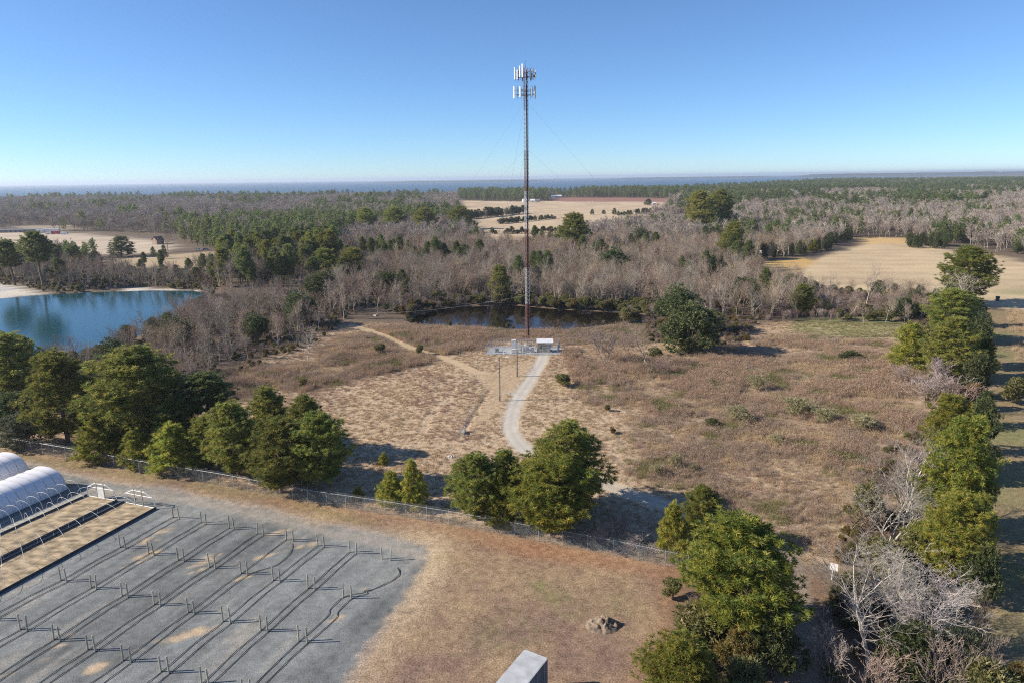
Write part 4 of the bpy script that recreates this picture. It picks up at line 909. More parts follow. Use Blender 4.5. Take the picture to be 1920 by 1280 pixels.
p = in_polys([grow(WEED_L, 3), grow(WEED_P, 3), grow(WEED_R, 3), PP([(760, 612), (1000, 619), (1130, 612), (1215, 600), (1225, 640), (1180, 660), (1060, 645), (920, 636), (860, 632)])], 4.0, 31)
f = fbm(p[:, 0], p[:, 1], 11, 3); f2 = fbm(p[:, 0] + 400, p[:, 1], 5, 2)
inr = sdf(WEED_R, p[:, 0], p[:, 1], 1) < 0
pxl = np.array([proj(a, b, 0) for a, b in p])
keepw = np.where(inr, np.clip((f - .30) * 5 + np.clip((pxl[:, 1] - 760) / 120, -.25, .9), 0.06, 1), np.clip((f - .25) * 5, .2, 1))
edge = np.minimum.reduce([sdf(w_, p[:, 0], p[:, 1], 20) for w_ in (WEED_L, WEED_P, WEED_R)]) + 5 * (fbm(p[:, 0] + 90, p[:, 1], 6, 3) - .5) * 2
bankw = (pxl[:, 1] < 650) & (pxl[:, 0] > 750) & (pxl[:, 0] < 1225)
keepw = np.where(bankw, .6, keepw * sm(edge, 5.0))
q = np.random.default_rng(5); mk = (q.random(len(p)) < keepw) & OFF(p); p = p[mk]; f = f[mk]; f2 = f2[mk]; edge = edge[mk]
idw = np.where(f2 < .34, 4, np.where(f2 > .68, 5, q.integers(0, 4, len(p))))
idw = np.where((idw < 4) & (f > .50), 2, idw)
scw = q.uniform(.7, 1.25, len(p)) * (.5 + .8 * np.clip((f - .25) * 2, 0, 1)) * np.clip(1.0 - edge * .03, .75, 1.15)
scatter('dry_weeds', np.column_stack([p, np.zeros(len(p))]), q.uniform(0, 6.28, len(p)), scw, wm, idw, 'tall brown dry weeds filling the old field')
print('WEEDS', len(p))
gm = [stalks(f'tuss{i}', 220 + i, 24, .32, .022, .32, WT, .85) for i in range(3)] + [stalks('tussr', 225, 22, .40, .022, .26, WR, .75), stalks('tussg', 226, 22, .34, .022, .28, WG, .7)]
p = in_polys([openf], 4.0, 41, 3)
f = fbm(p[:, 0] * .75, p[:, 1], 1.5, 3); g2 = fbm(p[:, 0], p[:, 1], 14, 3)
mk = (q.random(len(p)) < np.clip((f - .22) * 4.5, .35, 1) * .8) & OFF(p, 2.0) & (np.minimum.reduce([ldist(q_, p[:, 0], p[:, 1]) for q_ in RUTS + [DITCH]]) > .38); p = p[mk]; f = f[mk]; g2 = g2[mk]
gd = np.minimum(sdf(GREEN, p[:, 0], p[:, 1]), sdf(GREEN2, p[:, 0], p[:, 1])) < 1
idg = np.where(gd, 4, np.where(g2 > .58, 3, q.integers(0, 3, len(p))))
scatter('dry_grass', np.column_stack([p, .3 * (np.clip(f, .25, .75) - .5)]), q.uniform(0, 6.28, len(p)), q.uniform(.6, 1.3, len(p)), gm, idg, 'tan tussock grass over the open field')
print('GRASS', len(p))
sg = [stalks(f'short{i}', 230 + i, 16, .15, .014, .2, ([[x * .8 for x in v_] for v_ in WT], [[v_[0] * .78, v_[1] * .72, v_[2] * .68] for v_ in WR], WG)[i], .8) for i in range(3)]
p = np.concatenate([in_polys([MOWN], 5.0, 43), in_polys([STRIP, MOWSTRIP], 4.5, 44)])
mk = (sdf(YARD, p[:, 0], p[:, 1]) > 1.8) & (p[:, 1] < 230); p = p[mk]; g2 = fbm(p[:, 0], p[:, 1], 9, 3)
p = p[q.random(len(p)) < .8]; g2 = fbm(p[:, 0], p[:, 1], 9, 3)
scatter('mown_grass', np.column_stack([p, np.zeros(len(p))]), q.uniform(0, 6.28, len(p)), q.uniform(.6, 1.2, len(p)), sg, np.where(g2 > .64, 2, np.where((g2 < .52) | (q.random(len(p)) < .45), 1, 0)), 'short brown mown grass beside the yard and along the strip')
p = in_polys([RIGHT], 2.2, 46); p = p[p[:, 1] < 260]; g2 = fbm(p[:, 0], p[:, 1], 7, 3); p = p[q.random(len(p)) < np.clip((g2 - .3) * 4, .1, 1)]
g2 = fbm(p[:, 0], p[:, 1], 7, 3)
scatter('rough_grass', np.column_stack([p, np.zeros(len(p))]), q.uniform(0, 6.28, len(p)), q.uniform(.7, 1.3, len(p)), [wm[4], wm[5], gm[0]], np.where(g2 > .5, 0, 2), 'rough tan grass right of the mown strip')
# low green and brown undergrowth on the floor of the near woods
p = np.concatenate([in_polys([W_LEFT, W_FR], .30, 51), in_polys([W_MID, W_BANK], .22, 52), in_polys([PP([(1240, 1070), (1480, 1060), (1470, 1290), (1225, 1290)]), PP([(1600, 900), (1840, 700), (1838, 900), (1830, 1290), (1530, 1290), (1560, 1100)]), PP([(1700, 600), (1845, 590), (1845, 760), (1740, 760)]), PP([(1200, 592), (1420, 600), (1400, 640), (1330, 655), (1215, 640)])], .75, 53), in_polys([PP([(0, 800), (330, 860), (640, 930), (640, 850), (400, 800), (200, 760)])], .10, 54)])
ok = (sdf(POND_D, p[:, 0], p[:, 1]) > 1) & (sdf(POND_L, p[:, 0], p[:, 1]) > 1) & (sdf(STRIP, p[:, 0], p[:, 1]) > 1) & (sdf(MOWN, p[:, 0], p[:, 1]) > 1.5) & (ldist(LANE, p[:, 0], p[:, 1]) > 2.6) & (ldist(DRIVE, p[:, 0], p[:, 1]) > 2.6)
p = p[ok]
us = [joined(KIND['olive'][0]), joined(KIND['olive'][1]), joined(KIND['thicket'][0]), joined(KIND['thicket'][1]), wm[0], joined(KIND['tawny'][0])]
scatter('undergrowth', np.column_stack([p, np.full(len(p), -.1)]), q.uniform(0, 6.28, len(p)), q.uniform(.25, .55, len(p)), us, q.choice(6, len(p), p=[.18, .16, .24, .22, .12, .08]), 'brown and olive undergrowth on the floor of the near woods')

# ------------------------------------------------------------------ built things
def ang(a, b): return math.atan2(b[1] - a[1], b[0] - a[0])
M_GALV = mat('galvanised_steel', (.42, .43, .44), .55, .2, 3, .3)
M_WIRE = mat('chain_link_wire', (.36, .37, .38), .6, .2, 3, .2)
M_POST = mat('weathered_post_wood', (.40, .36, .27), .9, .35, 4, streak=(6, 6, .6), bump=.4, objvar=.2)
M_POLE = mat('old_pole_wood', (.16, .125, .10), .9, .3, 3, streak=(6, 6, .5))
M_HOSE = mat('black_hose', (.018, .019, .021), .6, .3, 6)
M_WHITE = mat('white_paint', (.75, .75, .74), .5, .08, 2)
M_PVC = mat('white_pipe', (.72, .72, .70), .5, .08, 2)
M_FILM = mat('white_greenhouse_film', (.80, .79, .81), .42, .06, .8, spec=.5)
M_BOARD = mat('base_board', (.30, .26, .21), .9, .3, 3, streak=(.5, 6, 6))
M_BOARDD = mat('dark_base_board', (.05, .055, .065), .8, .3, 3)
M_BEDSAND = mat('bed_sand', (.36, .28, .18), .95, .6, .8, bump=.5, streak=(.8, 1.4, 1))
M_CABLE = mat('black_cable', (.018, .02, .028), .6, .2, 3)
M_RED = mat('aviation_red', (.27, .11, .085), .7, .3, 2)
M_MWHITE = mat('mast_white', (.58, .57, .57), .7, .2, 2)
M_ANT = mat('antenna_shell', (.66, .66, .63), .5, .08, 2)
M_DARK = mat('dark_metal', (.06, .065, .075), .6, .2, 3)
M_CONC = mat('concrete', (.34, .32, .29), .9, .2, 3, bump=.3)
M_GLASS = mat('window_glass', (.03, .04, .05), .1, 0, spec=.6)

# chain link fence
def link_mesh(w_, h):
    s = .06; A, B = [], []
    k = np.arange(-h, w_, s * 1.414)
    for x0 in k:
        a = max(0, -x0); b = min(h, w_ - x0)
        if b > a + .02: A.append((x0 + a, 0, a)); B.append((x0 + b, 0, b)); A.append((w_ - x0 - a, .004, a)); B.append((w_ - x0 - b, .004, b))
    n_ = len(A); V, F = tubes(A, B, np.full(n_, .0028), np.full(n_, .0028), 3)
    return np_mesh('chain_link', V, F, None, False, [M_WIRE])
LM = link_mesh(3.0, 1.85)
PM = MB().tube([(0, 0, -.2), (0, 0, 2.0)], .032, 6).tube([(0, 0, 2.0), (0, .0, 2.06)], [.045, .02], 6).mesh('post', M_GALV)
RM = MB().tube([(0, 0, 0), (1, 0, 0)], .024, 5).mesh('top_rail', M_GALV)
AM = MB().tube([(0, 0, 2.03), (0, .18, 2.28)], .016, 4).mesh('barb_arm', M_GALV)
def chain_fence(name, label, path, h=2.0, step=3.0, barb=False, skip=None):
    root = thing(name, label, 'fence', (path[0][0], path[0][1], 0)); ox, oy = path[0]; s = h / 2.0
    for a, b in zip(path[:-1], path[1:]):
        L = math.dist(a, b); n_ = max(1, round(L / step)); d = ((b[0] - a[0]) / n_, (b[1] - a[1]) / n_); an = math.atan2(d[1], d[0]); sl_ = math.hypot(*d)
        for i in range(n_):
            x, y = a[0] + d[0] * i - ox, a[1] + d[1] * i - oy
            po = link('post', PM, root, (x, y, 0), (0, 0, an), (1, 1, s))
            if barb: link('barb_arm', AM, po)
            link('top_rail', RM, root, (x, y, 1.95 * s), (0, 0, an), (sl_, 1, 1))
            link('chain_link', LM, root, (x, y, .06), (0, 0, an), (sl_ / 3.0, 1, s))
            if barb:
                for k, (yy, zz) in enumerate(((.06, 2.11), (.12, 2.19), (.18, 2.27))):
                    link('barbed_wire', WM, root, (x - math.sin(an) * yy, y + math.cos(an) * yy, zz), (0, 0, an), (sl_, 1, 1))
    link('post', PM, root, (path[-1][0] - ox, path[-1][1] - oy, 0), None, (1, 1, s))
    return root
WM = MB().tube([(0, 0, 0), (1, 0, 0)], .005, 3, False).mesh('barbed_wire', M_WIRE)
FENCE = PP([(-260, 815), (0, 838), (60, 848), (147, 863), (262, 885), (413, 910), (578, 942), (686, 958), (761, 970), (842, 983), (966, 1006), (1055, 1022), (1150, 1040), (1247, 1061), (1290, 1070)])
chain_fence('chain_link_fence', 'long chain link fence between the gravel yard and the pines', FENCE, 2.1, 3.0, True)

# posts in pairs, four rows of eight
ROWS = [
 [(325, 336, 971), (377, 386, 981), (430, 439, 991), (483, 494, 1002), (537, 550, 1013), (596, 608, 1024), (656, 668, 1036), (716, 732, 1049)],
 [(225, 236, 1027), (279, 289, 1039), (334, 345, 1051), (393, 404, 1064), (452, 464, 1076), (512, 525, 1089), (577, 590, 1104), (644, 659, 1120)],
 [(114, 125, 1089), (171, 181, 1103), (229, 240, 1118), (289, 301, 1134), (353, 365, 1149), (418, 432, 1166), (489, 502, 1182), (560, 576, 1203)],
 [(-27, -14, 1162), (38, 51, 1181), (101, 113, 1200), (165, 179, 1219), (231, 246, 1239), (302, 317, 1260), (378, 392, 1282), (455, 470, 1304)]]
ORD = ['first', 'second', 'third', 'fourth', 'fifth', 'sixth', 'seventh', 'eighth']
RN = ['farthest row', 'second farthest row', 'second nearest row', 'nearest row']
POSTM = []
for i in range(4):
    b = MB(); lean = rng.normal(0, .02, 2); rr = .085
    b.tube([(0, 0, -.3), (lean[0] * .5, lean[1] * .5, .8), (lean[0], lean[1], 1.78), (lean[0], lean[1], 1.8)], [rr, rr * .97, rr * .93, rr * .8], 9)
    POSTM.append(b.mesh('wooden_post', M_POST, False))
CABM = MB().tube([(.1, 0, 0), (.1, 0, .7)], .012, 4).mesh('drip_riser', M_HOSE)
ROWXY = []
for ri, row in enumerate(ROWS):
    ROWXY.append([])
    for ci, (xa, xb, y) in enumerate(row):
        a = P(xa, y - 2); b_ = P(xb, y + 1); ROWXY[-1].append((a, b_))
        for s_, q_ in (('left', a), ('right', b_)):
            h = 1.0 if ri else .95
            o = link('wooden_post', POSTM[int(rng.integers(4))], None, (q_[0], q_[1], 0), (rng.normal(0, .03), rng.normal(0, .035) + (.10 if (ri, ci) == (0, 7) else 0), rng.uniform(0, 6.28)), (1, 1, h * rng.uniform(.93, 1.06)))
            tag(o, f'{s_} grey wooden post, {ORD[ci]} pair from the hoop houses, {RN[ri]}', 'post', 'paired posts in the gravel yard')
# hoses along each line of posts
for ci in range(8):
    for s_ in (0, 1):
        pt = []
        ends = [ROWXY[ri][ci][s_] for ri in range(4)]
        e0 = np.array(ends[0]); e3 = np.array(ends[3]); dr = (e3 - np.array(ends[2]))
        ctl = [tuple(e0)] if not (ci == 7) else [tuple(np.array(P(748, 1066)) if s_ else np.array(P(745, 1064))), P(749, 1075), P(735, 1088), P(700, 1104)]
        if ci == 4 and s_ == 1: ctl = [P(548, 1018), P(545, 1035), P(520, 1058), P(490, 1068)]
        if ci == 7: ends = ends[1:]
        elif ci == 4 and s_ == 1: ends = ends[1:]
        else: ends = ends[1:]
        prev = np.array(ctl[-1])
        for e in ends + [tuple(e3 + dr)]:
            e = np.array(e); mid = (prev + e) / 2 + rng.normal(0, .05, 2) + (np.array([.5, 0]) * (1 if s_ else .8) if ci == 7 and e[1] > 55 else 0)
            q1 = prev * .7 + e * .3 + rng.normal(0, .04, 2)
            ctl += [tuple(q1), tuple(mid), tuple(e + (np.array([.09, -.08]) if True else 0))]; prev = e
        ln = smooth_line(ctl, 6)
        o = MB().tube([(x, y, .045 + .015 * math.sin(k_)) for k_, (x, y) in enumerate(ln)], .032, 5).obj('irrigation_hose', M_HOSE, smooth=True)
        tag(o, f'{("left", "right")[s_]} black hose lying along the {ORD[ci]} line of posts from hoop houses', 'hose', 'hoses on the gravel yard')

# hoop houses
def frame2(a, b, z=0):
    a, b = np.array(P(*a, z)), np.array(P(*b, z)); return a, b
def arc_pts(c0, c1, rise, n=14, sq=.8):
    out = []
    for k in range(n + 1):
        t = math.pi * k / n; x = -math.cos(t); q = np.sign(x) * abs(x) ** sq if sq != 1 else x
        out.append((c0[0] + (c1[0] - c0[0]) * (.5 + .5 * q), c0[1] + (c1[1] - c0[1]) * (.5 + .5 * q), rise * math.sin(t) ** (.85)))
    return out
def hoop_house(name, label, Lf, Rf, Ln, Rn, rise, nh, cover=None, end=None, ext=1.0, r_=.024, board=True, wires=True):
    """Lf,Rf far feet; Ln,Rn points on the two base lines nearer the camera"""
    Lf, Rf, Ln, Rn = map(np.array, (Lf, Rf, Ln, Rn))
    Ln = Lf + (Ln - Lf) * ext; Rn = Rf + (Rn - Rf) * ext
    o0 = (float(Lf[0]), float(Lf[1]), 0); root = thing(name, label, 'greenhouse', o0)
    loc = lambda p: (p[0] - o0[0], p[1] - o0[1])
    hm = M_PVC if not cover else M_GALV
    for i in range(nh):
        t = i / (nh - 1); a = Lf + (Ln - Lf) * t; b = Rf + (Rn - Rf) * t
        MB().tube(arc_pts(loc(a), loc(b), rise + (.0 if not cover else .03), 18), r_ if not cover else .03, 5).obj('hoop', hm, root, True)
    if cover:
        n_ = 40; prof = [arc_pts(loc(Lf + (Ln - Lf) * i / n_), loc(Rf + (Rn - Rf) * i / n_), rise * (1 - .018 * abs(math.sin(math.pi * i * (nh - 1) / n_))), 20) for i in range(n_ + 1)]
        V = [p for q in prof for p in q]; m_ = 21
        F = [(i * m_ + k, i * m_ + k + 1, (i + 1) * m_ + k + 1, (i + 1) * m_ + k) for i in range(n_) for k in range(m_ - 1)]
        MB().add(V, F).obj('film_cover', cover, root, True)
        mid = loc((Lf + Rf) / 2); c = len(prof[0])
        MB().add(list(prof[0]) + [(mid[0], mid[1], 0)], [tuple(range(c))]).obj('end_wall', cover, root)
    if wires:
        for f_ in (.28, .5, .72):
            k = int(f_ * 18); a = arc_pts(loc(Lf), loc(Rf), rise, 18)[k]; b = arc_pts(loc(Ln), loc(Rn), rise, 18)[k]
            MB().tube([a, b], .012, 4).obj('purlin', M_GALV, root)
    if board:
        for a, b in ((Lf, Ln), (Rf, Rn)):
            a, b = loc(a), loc(b); an = ang(a, b); L = math.dist(a, b)
            MB().box(((a[0] + b[0]) / 2, (a[1] + b[1]) / 2, .16), (L, .06, .36), an).obj('base_board', M_BOARDD if not cover else M_BOARD, root)
    if end:
        a, b = np.array(loc(Lf)), np.array(loc(Rf)); u = (b - a) / np.linalg.norm(b - a); W = np.linalg.norm(b - a)
        pt = lambda f_, z: (a[0] + u[0] * W * f_, a[1] + u[1] * W * f_, z)
        an = math.atan2(u[1], u[0])
        prof = [(0, 0), (.07, .62), (.32, .92), (.68, .92), (.93, .62), (1, 0)]
        for (f0, z0), (f1, z1) in zip(prof[:-1], prof[1:]):
            p0, p1 = Vector(pt(f0, z0 * rise)), Vector(pt(f1, z1 * rise)); MB().tube([p0, p1], .055, 4).obj('end_frame_rail', M_WHITE, root)
        MB().tube([pt(0, .08), pt(1, .08)], .05, 4).obj('sill_rail', M_WHITE, root); MB().tube([pt(.08, rise * .66), pt(.92, rise * .66)], .05, 4).obj('header_rail', M_WHITE, root)
        for f_ in (.36, .60): 
            q = pt(f_, 0); MB().box((q[0], q[1], rise * .5), (.12, .10, rise * 1.02), an).obj('door_post', M_POST, root)
        if end == 'door':
            q = pt(.48, 0); MB().box((q[0], q[1], rise * .38), (W * .2, .05, rise * .72), an).obj('door', M_WHITE, root)
    return root
A_L, A_Ln = P(163.6, 929), P(0, 1003); A_R, A_Rn = P(220, 938.5), P(0, 1047.5)
B_L, B_Ln = P(233, 941.5), P(0, 1056); B_R, B_Rn = P(293, 953), P(0, 1112)
wA = math.dist(A_L, A_R); rise = 2.5
T_R, T_Rn = P(126, 917), P(0, 971.5); u_ = np.array(A_L) - np.array(A_R); u_ /= np.linalg.norm(u_)
T_L = tuple(np.array(T_R) + u_ * wA * 1.3); T_Ln = tuple(np.array(T_Rn) + u_ * wA * 1.3)
T2_R, T2_Rn = P(55, 888), P(0, 909); T2_L = tuple(np.array(T2_R) + u_ * wA * 1.3); T2_Ln = tuple(np.array(T2_Rn) + u_ * wA * 1.3)
sA = math.dist(A_L, A_Ln)
hoop_house('film_greenhouse', 'white film covered tunnel at the left edge, nearer one', T_L, T_R, T_Ln, T_Rn, 3.3, 15, M_FILM, ext=1.9, board=False, wires=False)
hoop_house('film_greenhouse', 'white film covered tunnel at the left edge, farther one half cut off', T2_L, T2_R, T2_Ln, T2_Rn, 3.3, 13, M_FILM, ext=3.6, board=False, wires=False)
Z_R, Z_Rn = P(152, 925), P(0, 993); Z_L = tuple(np.array(Z_R) + u_ * 3.4); Z_Ln = tuple(np.array(Z_Rn) + u_ * 3.4)
hoop_house('open_greenhouse', 'row of low white hoops beside the nearer white tunnel', Z_L, Z_R, Z_Ln, Z_Rn, 2.0, 14, ext=1.6, board=False, wires=False)
hoop_house('open_greenhouse', 'bare hoop house frame with a white door in its end', A_L, A_R, A_Ln, A_Rn, rise, 15, end='door', ext=1.7, r_=.016)
hoop_house('open_greenhouse', 'bare hoop house frame nearest the posts, end without door', B_L, B_R, B_Ln, B_Rn, rise, 15, end='open', ext=1.7, r_=.016)
o = MB().add([(*P(152, 927), .10), (*P(163, 929), .10), (*P(-120, 1057), .10), (*P(-120, 1046), .10)], [(0, 1, 2, 3)]).obj('gravel_edge', mat('strip_boards', (.40, .38, .34), .9, .25, 3)); o['kind'] = 'structure'
for a, b, c, d, nm in ((A_L, A_R, A_Rn, A_Ln, 'sandy bed inside the hoop frame with the door'), (B_L, B_R, B_Rn, B_Ln, 'sandy bed inside the hoop frame nearest the posts')):
    a, b, c, d = map(np.array, (a, b, c, d)); c = b + (c - b) * 1.7; d = a + (d - a) * 1.7
    nu, nv = 10, 60; V = []; 
    for j in range(nv + 1):
        for i in range(nu + 1):
            p = (a + (b - a) * (i / nu)) * (1 - j / nv) + (d + (c - d) * (i / nu)) * (j / nv)
            V.append((p[0], p[1], .05 + .05 * float(fbm(np.array([p[0]]), np.array([p[1]]), 1.3, 2)[0])))
    F = [(j * (nu + 1) + i, j * (nu + 1) + i + 1, (j + 1) * (nu + 1) + i + 1, (j + 1) * (nu + 1) + i) for j in range(nv) for i in range(nu)]
    o = MB().add(V, F).obj('planting_bed', M_BEDSAND, None, True); o['kind'] = 'structure'; o['label'] = nm

# box trailer at the bottom edge: height solved so that it is 2.45 m wide
zt = 2.0
while math.dist(P(983.6, 1216, zt), P(1027.7, 1233, zt)) > 2.45 and zt < 6: zt += .02
zt = min(zt, 4.1)
c0, c1 = np.array(P(983.6, 1216, zt)), np.array(P(1027.7, 1233, zt)); u2 = (c1 - c0) / np.linalg.norm(c1 - c0); v2 = np.array([u2[1], -u2[0]])
if v2[1] > 0: v2 = -v2
e_ = np.array(P(933.6, 1280, zt)) - c0; v2 = e_ - (e_ @ u2) * u2; v2 /= np.linalg.norm(v2)
W2 = 2.45; L2 = 8.0; cc = (c0 + c1) / 2 + v2 * L2 / 2; az = math.atan2(v2[1], v2[0])
tr = thing('box_trailer', 'grey box trailer with pale roof cut by the bottom edge', 'trailer', (cc[0], cc[1], 0), az)
M_TRW = mat('trailer_wall', (.17, .185, .20), .6, .4, 1.2, streak=(5, 5, .4)); M_TRR = mat('trailer_roof', (.50, .51, .51), .5, .16, 1.1, .1)
MB().box((0, 0, (zt + .9) / 2 - .03), (L2 - .06, W2 - .06, zt - .98)).obj('body', M_TRW, tr)
def rrect(w_, h, r0, n=6):
    out = []
    for sx, sy, a0 in ((1, 1, 0), (-1, 1, 90), (-1, -1, 180), (1, -1, 270)):
        for k in range(n + 1):
            t = R(a0 + 90 * k / n); out.append((sx * (w_ / 2 - r0) + r0 * math.cos(t), sy * (h / 2 - r0) + r0 * math.sin(t)))
    return out
MB().prism(rrect(L2, W2, .22), zt - .06, zt).obj('roof', M_TRR, tr)
MB().prism(rrect(L2 - .12, W2 - .12, .2), zt + .001, zt + .012).obj('roof_panel', M_TRR, tr)
for k in range(6): MB().box((-L2 / 2 + .7 + k * 1.3, 0, zt + .014), (.035, W2 - .3, .012)).obj('roof_seam', M_GALV, tr)
for k in range(6):
    for s_ in (-1, 1): MB().box((-L2 / 2 + .7 + k * 1.3, s_ * (W2 / 2 - .02), (zt + .9) / 2 - .03), (.06, .03, zt - 1.02)).obj('side_post', M_GALV, tr)
MB().box((0, 0, .75), (L2 - .4, .9, .2)).obj('chassis', M_DARK, tr)
for sx in (-.6, .6):
    for s_ in (-1, 1): 
        wo_ = MB().tube([(sx + .8, s_ * .95, .42), (sx + .8, s_ * 1.17, .42)], .42, 18).obj('wheel', M_DARK, tr); MB().tube([(sx + .8, s_ * 1.1, .42), (sx + .8, s_ * 1.19, .42)], .2, 12).obj('rim', M_GALV, wo_)

# earth heap
def heap(px, py, wpx, h, name, label, mt, seed, asp=.8, cat='heap'):
    x, y = P(px, py); w_ = wpx * mpp(x, y) / 2; n_ = 46; V = []; F = []
    for j in range(n_ + 1):
        for i in range(n_ + 1):
            u, v = (i / n_ * 2 - 1) * 1.15, (j / n_ * 2 - 1) * 1.15; r_ = math.hypot(u, v)
            nz = float(fbm(np.array([u * 2 + seed]), np.array([v * 2.0]), .45, 4)[0]) - .5
            V.append((u * w_, v * w_ * asp, h * max(0, (1 - r_ ** 1.4) * (1 + 1.4 * nz) + .5 * nz * (1 - r_)) - .05 - .1 * max(0, r_ - .9)))
    for j in range(n_):
        for i in range(n_): F.append((j * (n_ + 1) + i, j * (n_ + 1) + i + 1, (j + 1) * (n_ + 1) + i + 1, (j + 1) * (n_ + 1) + i))
    return tag(MB().add(V, F).obj(name, mt, None, True, (x, y, 0)), label, cat)
heap(1130, 1172, 68, .95, 'earth_heap', 'grey brown heap of earth on the mown grass', mat('heap_earth', (.215, .165, .12), .95, .5, 2.2, bump=1.0), 3)
heap(845, 856, 20, .35, 'sand_heap', 'pale patch of heaped sand in the tan grass', mat('pale_sand', (.50, .44, .37), .95, .25, 3, bump=.5), 9)
# white sign on a post
sx_, sy_ = P(1559, 1086)
sg_ = thing('sign', 'white board sign on a white post beside the dirt lane', 'sign', (sx_, sy_, 0), R(-32))
MB().box((0, 0, .75), (.09, .09, 1.5)).obj('post', M_WHITE, sg_)
MB().box((.12, -.06, 1.75), (.86, .03, .9)).obj('board', M_WHITE, sg_)
MB().box((.12, -.06, 2.215), (.88, .045, .03)).obj('top_edge', mat('sign_edge', (.55, .25, .16), .6, .1), sg_)
# guy anchors
TW = P(989, 648)
ANC = [P(869, 812)]
v_ = np.array(ANC[0]) - np.array(TW)
for a in (120, -120):
    c_, s_ = math.cos(R(a)), math.sin(R(a)); ANC.append((TW[0] + v_[0] * c_ - v_[1] * s_, TW[1] + v_[0] * s_ + v_[1] * c_))
for (x, y), lb in zip(ANC, ('concrete guy anchor with pale stub in the tan grass left of drive', 'concrete guy anchor hidden in the woods right of the tower', 'concrete guy anchor at the wood edge left of the tower')):
    t = thing('guy_anchor', lb, 'anchor', (x, y, 0), math.atan2(TW[1] - y, TW[0] - x))
    MB().box((0, 0, .15), (1.5, .7, .7)).obj('block', M_CONC, t); MB().tube([(0, 0, .4), (1.0, 0, 1.1)], .06, 6).obj('anchor_rod', M_GALV, t)

# ------------------------------------------------------------------ guyed mast
tw = thing('communications_mast', 'tall red and white guyed lattice mast with antennas on top', 'mast', (TW[0], TW[1], 0), R(15))
MH = height_at(TW[0], TW[1], 128); FW_ = 1.15; rleg = FW_ / math.sqrt(3)
LEG = [(rleg * math.cos(R(a)), rleg * math.sin(R(a))) for a in (90, 210, 330)]
nb_ = 7; base_z = 1.6
for s_ in range(nb_):
    z0 = base_z + (MH - base_z) * s_ / nb_; z1 = base_z + (MH - base_z) * (s_ + 1) / nb_; b = MB()
    for lx, ly in LEG: b.tube([(lx, ly, z0), (lx, ly, z1)], .05, 5)
    npan = 9
    for k in range(npan):
        za = z0 + (z1 - z0) * k / npan; zb = z0 + (z1 - z0) * (k + 1) / npan
        for i in range(3):
            a, c = LEG[i], LEG[(i + 1) % 3]
            b.tube([(a[0], a[1], za), (c[0], c[1], za)], .028, 4, False); b.tube([(a[0], a[1], za), (c[0], c[1], zb)], .024, 4, False)
            b.tube([(c[0], c[1], za), (a[0], a[1], zb)], .024, 4, False)
    b.obj('mast_section', M_RED if s_ % 2 == 0 else M_MWHITE, tw)
b = MB()
for lx, ly in LEG: b.tube([(lx, ly, base_z), (0, 0, .5)], .06, 5)
b.obj('base_taper', M_RED, tw); MB().box((0, 0, .25), (1.4, 1.4, .5)).obj('pier', M_CONC, tw)
wr = Matrix.Rotation(-R(15), 3, 'Z')
def loc_t(x, y, z): v = wr @ Vector((x, y, z)); return (v.x, v.y, v.z)
MB().box(loc_t(.36, -.12, (MH + 2) / 2), (.24, .2, MH - 4), -R(15)).obj('cable_run', M_CABLE, tw)
for q in range(4): MB().tube([loc_t(.10 + q * .05, -.30, 2.5), loc_t(.10 + q * .05, -.30, MH - 4)], .024, 5).obj('cable', M_CABLE, tw)
b = MB()
for s_ in (-.18, .18): b.tube([loc_t(-.42 + s_, -.2, 2), loc_t(-.42 + s_, -.2, MH - 3)], .015, 4)
for k in range(int((MH - 6) / .4)): b.tube([loc_t(-.60, -.2, 3 + k * .4), loc_t(-.24, -.2, 3 + k * .4)], .011, 3, False)
b.obj('ladder', M_GALV, tw)
LV = [height_at(TW[0], TW[1], p_) for p_ in (193, 281, 380, 470, 555)]
for (x, y) in ANC:
    d = Vector((TW[0] - x, TW[1] - y, 0)).normalized()
    for z in LV:
        a = Vector((x, y, 0)) + d * 1.0 + Vector((0, 0, 1.1)); e = Vector((TW[0], TW[1], z)) - d * .55
        pl = []
        for k in range(13):
            t = k / 12; p = a.lerp(e, t); p.z -= 1.6 * math.sin(math.pi * t) * (a - e).length / 110
            q = wr @ (p - Vector((TW[0], TW[1], 0))); pl.append(q)
        MB().tube(pl, .014, 3, False).obj('guy_wire', M_GALV, tw)
def sectors(zc, rad, boom, lay, off):
    for si, items in enumerate(lay):
        a = R(off + 120 * si); nx_, ny_ = math.cos(a), math.sin(a); tx, ty = -ny_, nx_
        fr = MB()
        for dz in (-.55, .55):
            fr.tube([(nx_ * rad - tx * boom / 2, ny_ * rad - ty * boom / 2, zc + dz), (nx_ * rad + tx * boom / 2, ny_ * rad + ty * boom / 2, zc + dz)], .05, 5)
            for s_ in (-.5, .5): fr.tube([(nx_ * .5, ny_ * .5, zc + dz), (nx_ * rad + tx * s_ * boom * .6, ny_ * rad + ty * s_ * boom * .6, zc + dz)], .045, 5)
        fro = fr.obj('antenna_mount', M_DARK, tw)
        for k, it in enumerate(items):
            f_ = (-.5 + k / max(1, len(items) - 1)) * boom; x, y = nx_ * (rad + .08) + tx * f_, ny_ * (rad + .08) + ty * f_
            MB().tube([(x, y, zc - 1.5), (x, y, zc + 1.5)], .035, 5).obj('mount_pipe', M_DARK, fro)
            if it is None: continue
            hh, ww, dz, mt_ = it
            MB().box((x + nx_ * .18, y + ny_ * .18, zc + dz), (.16, ww, hh), a).obj('panel_antenna', mt_, tw)
            if k % 2: MB().box((x - nx_ * .22, y - ny_ * .22, zc - .3), (.25, .38, .6), a).obj('radio_unit', M_DARK if si else M_ANT, tw)
zU = height_at(TW[0], TW[1], 140); zL = height_at(TW[0], TW[1], 174)
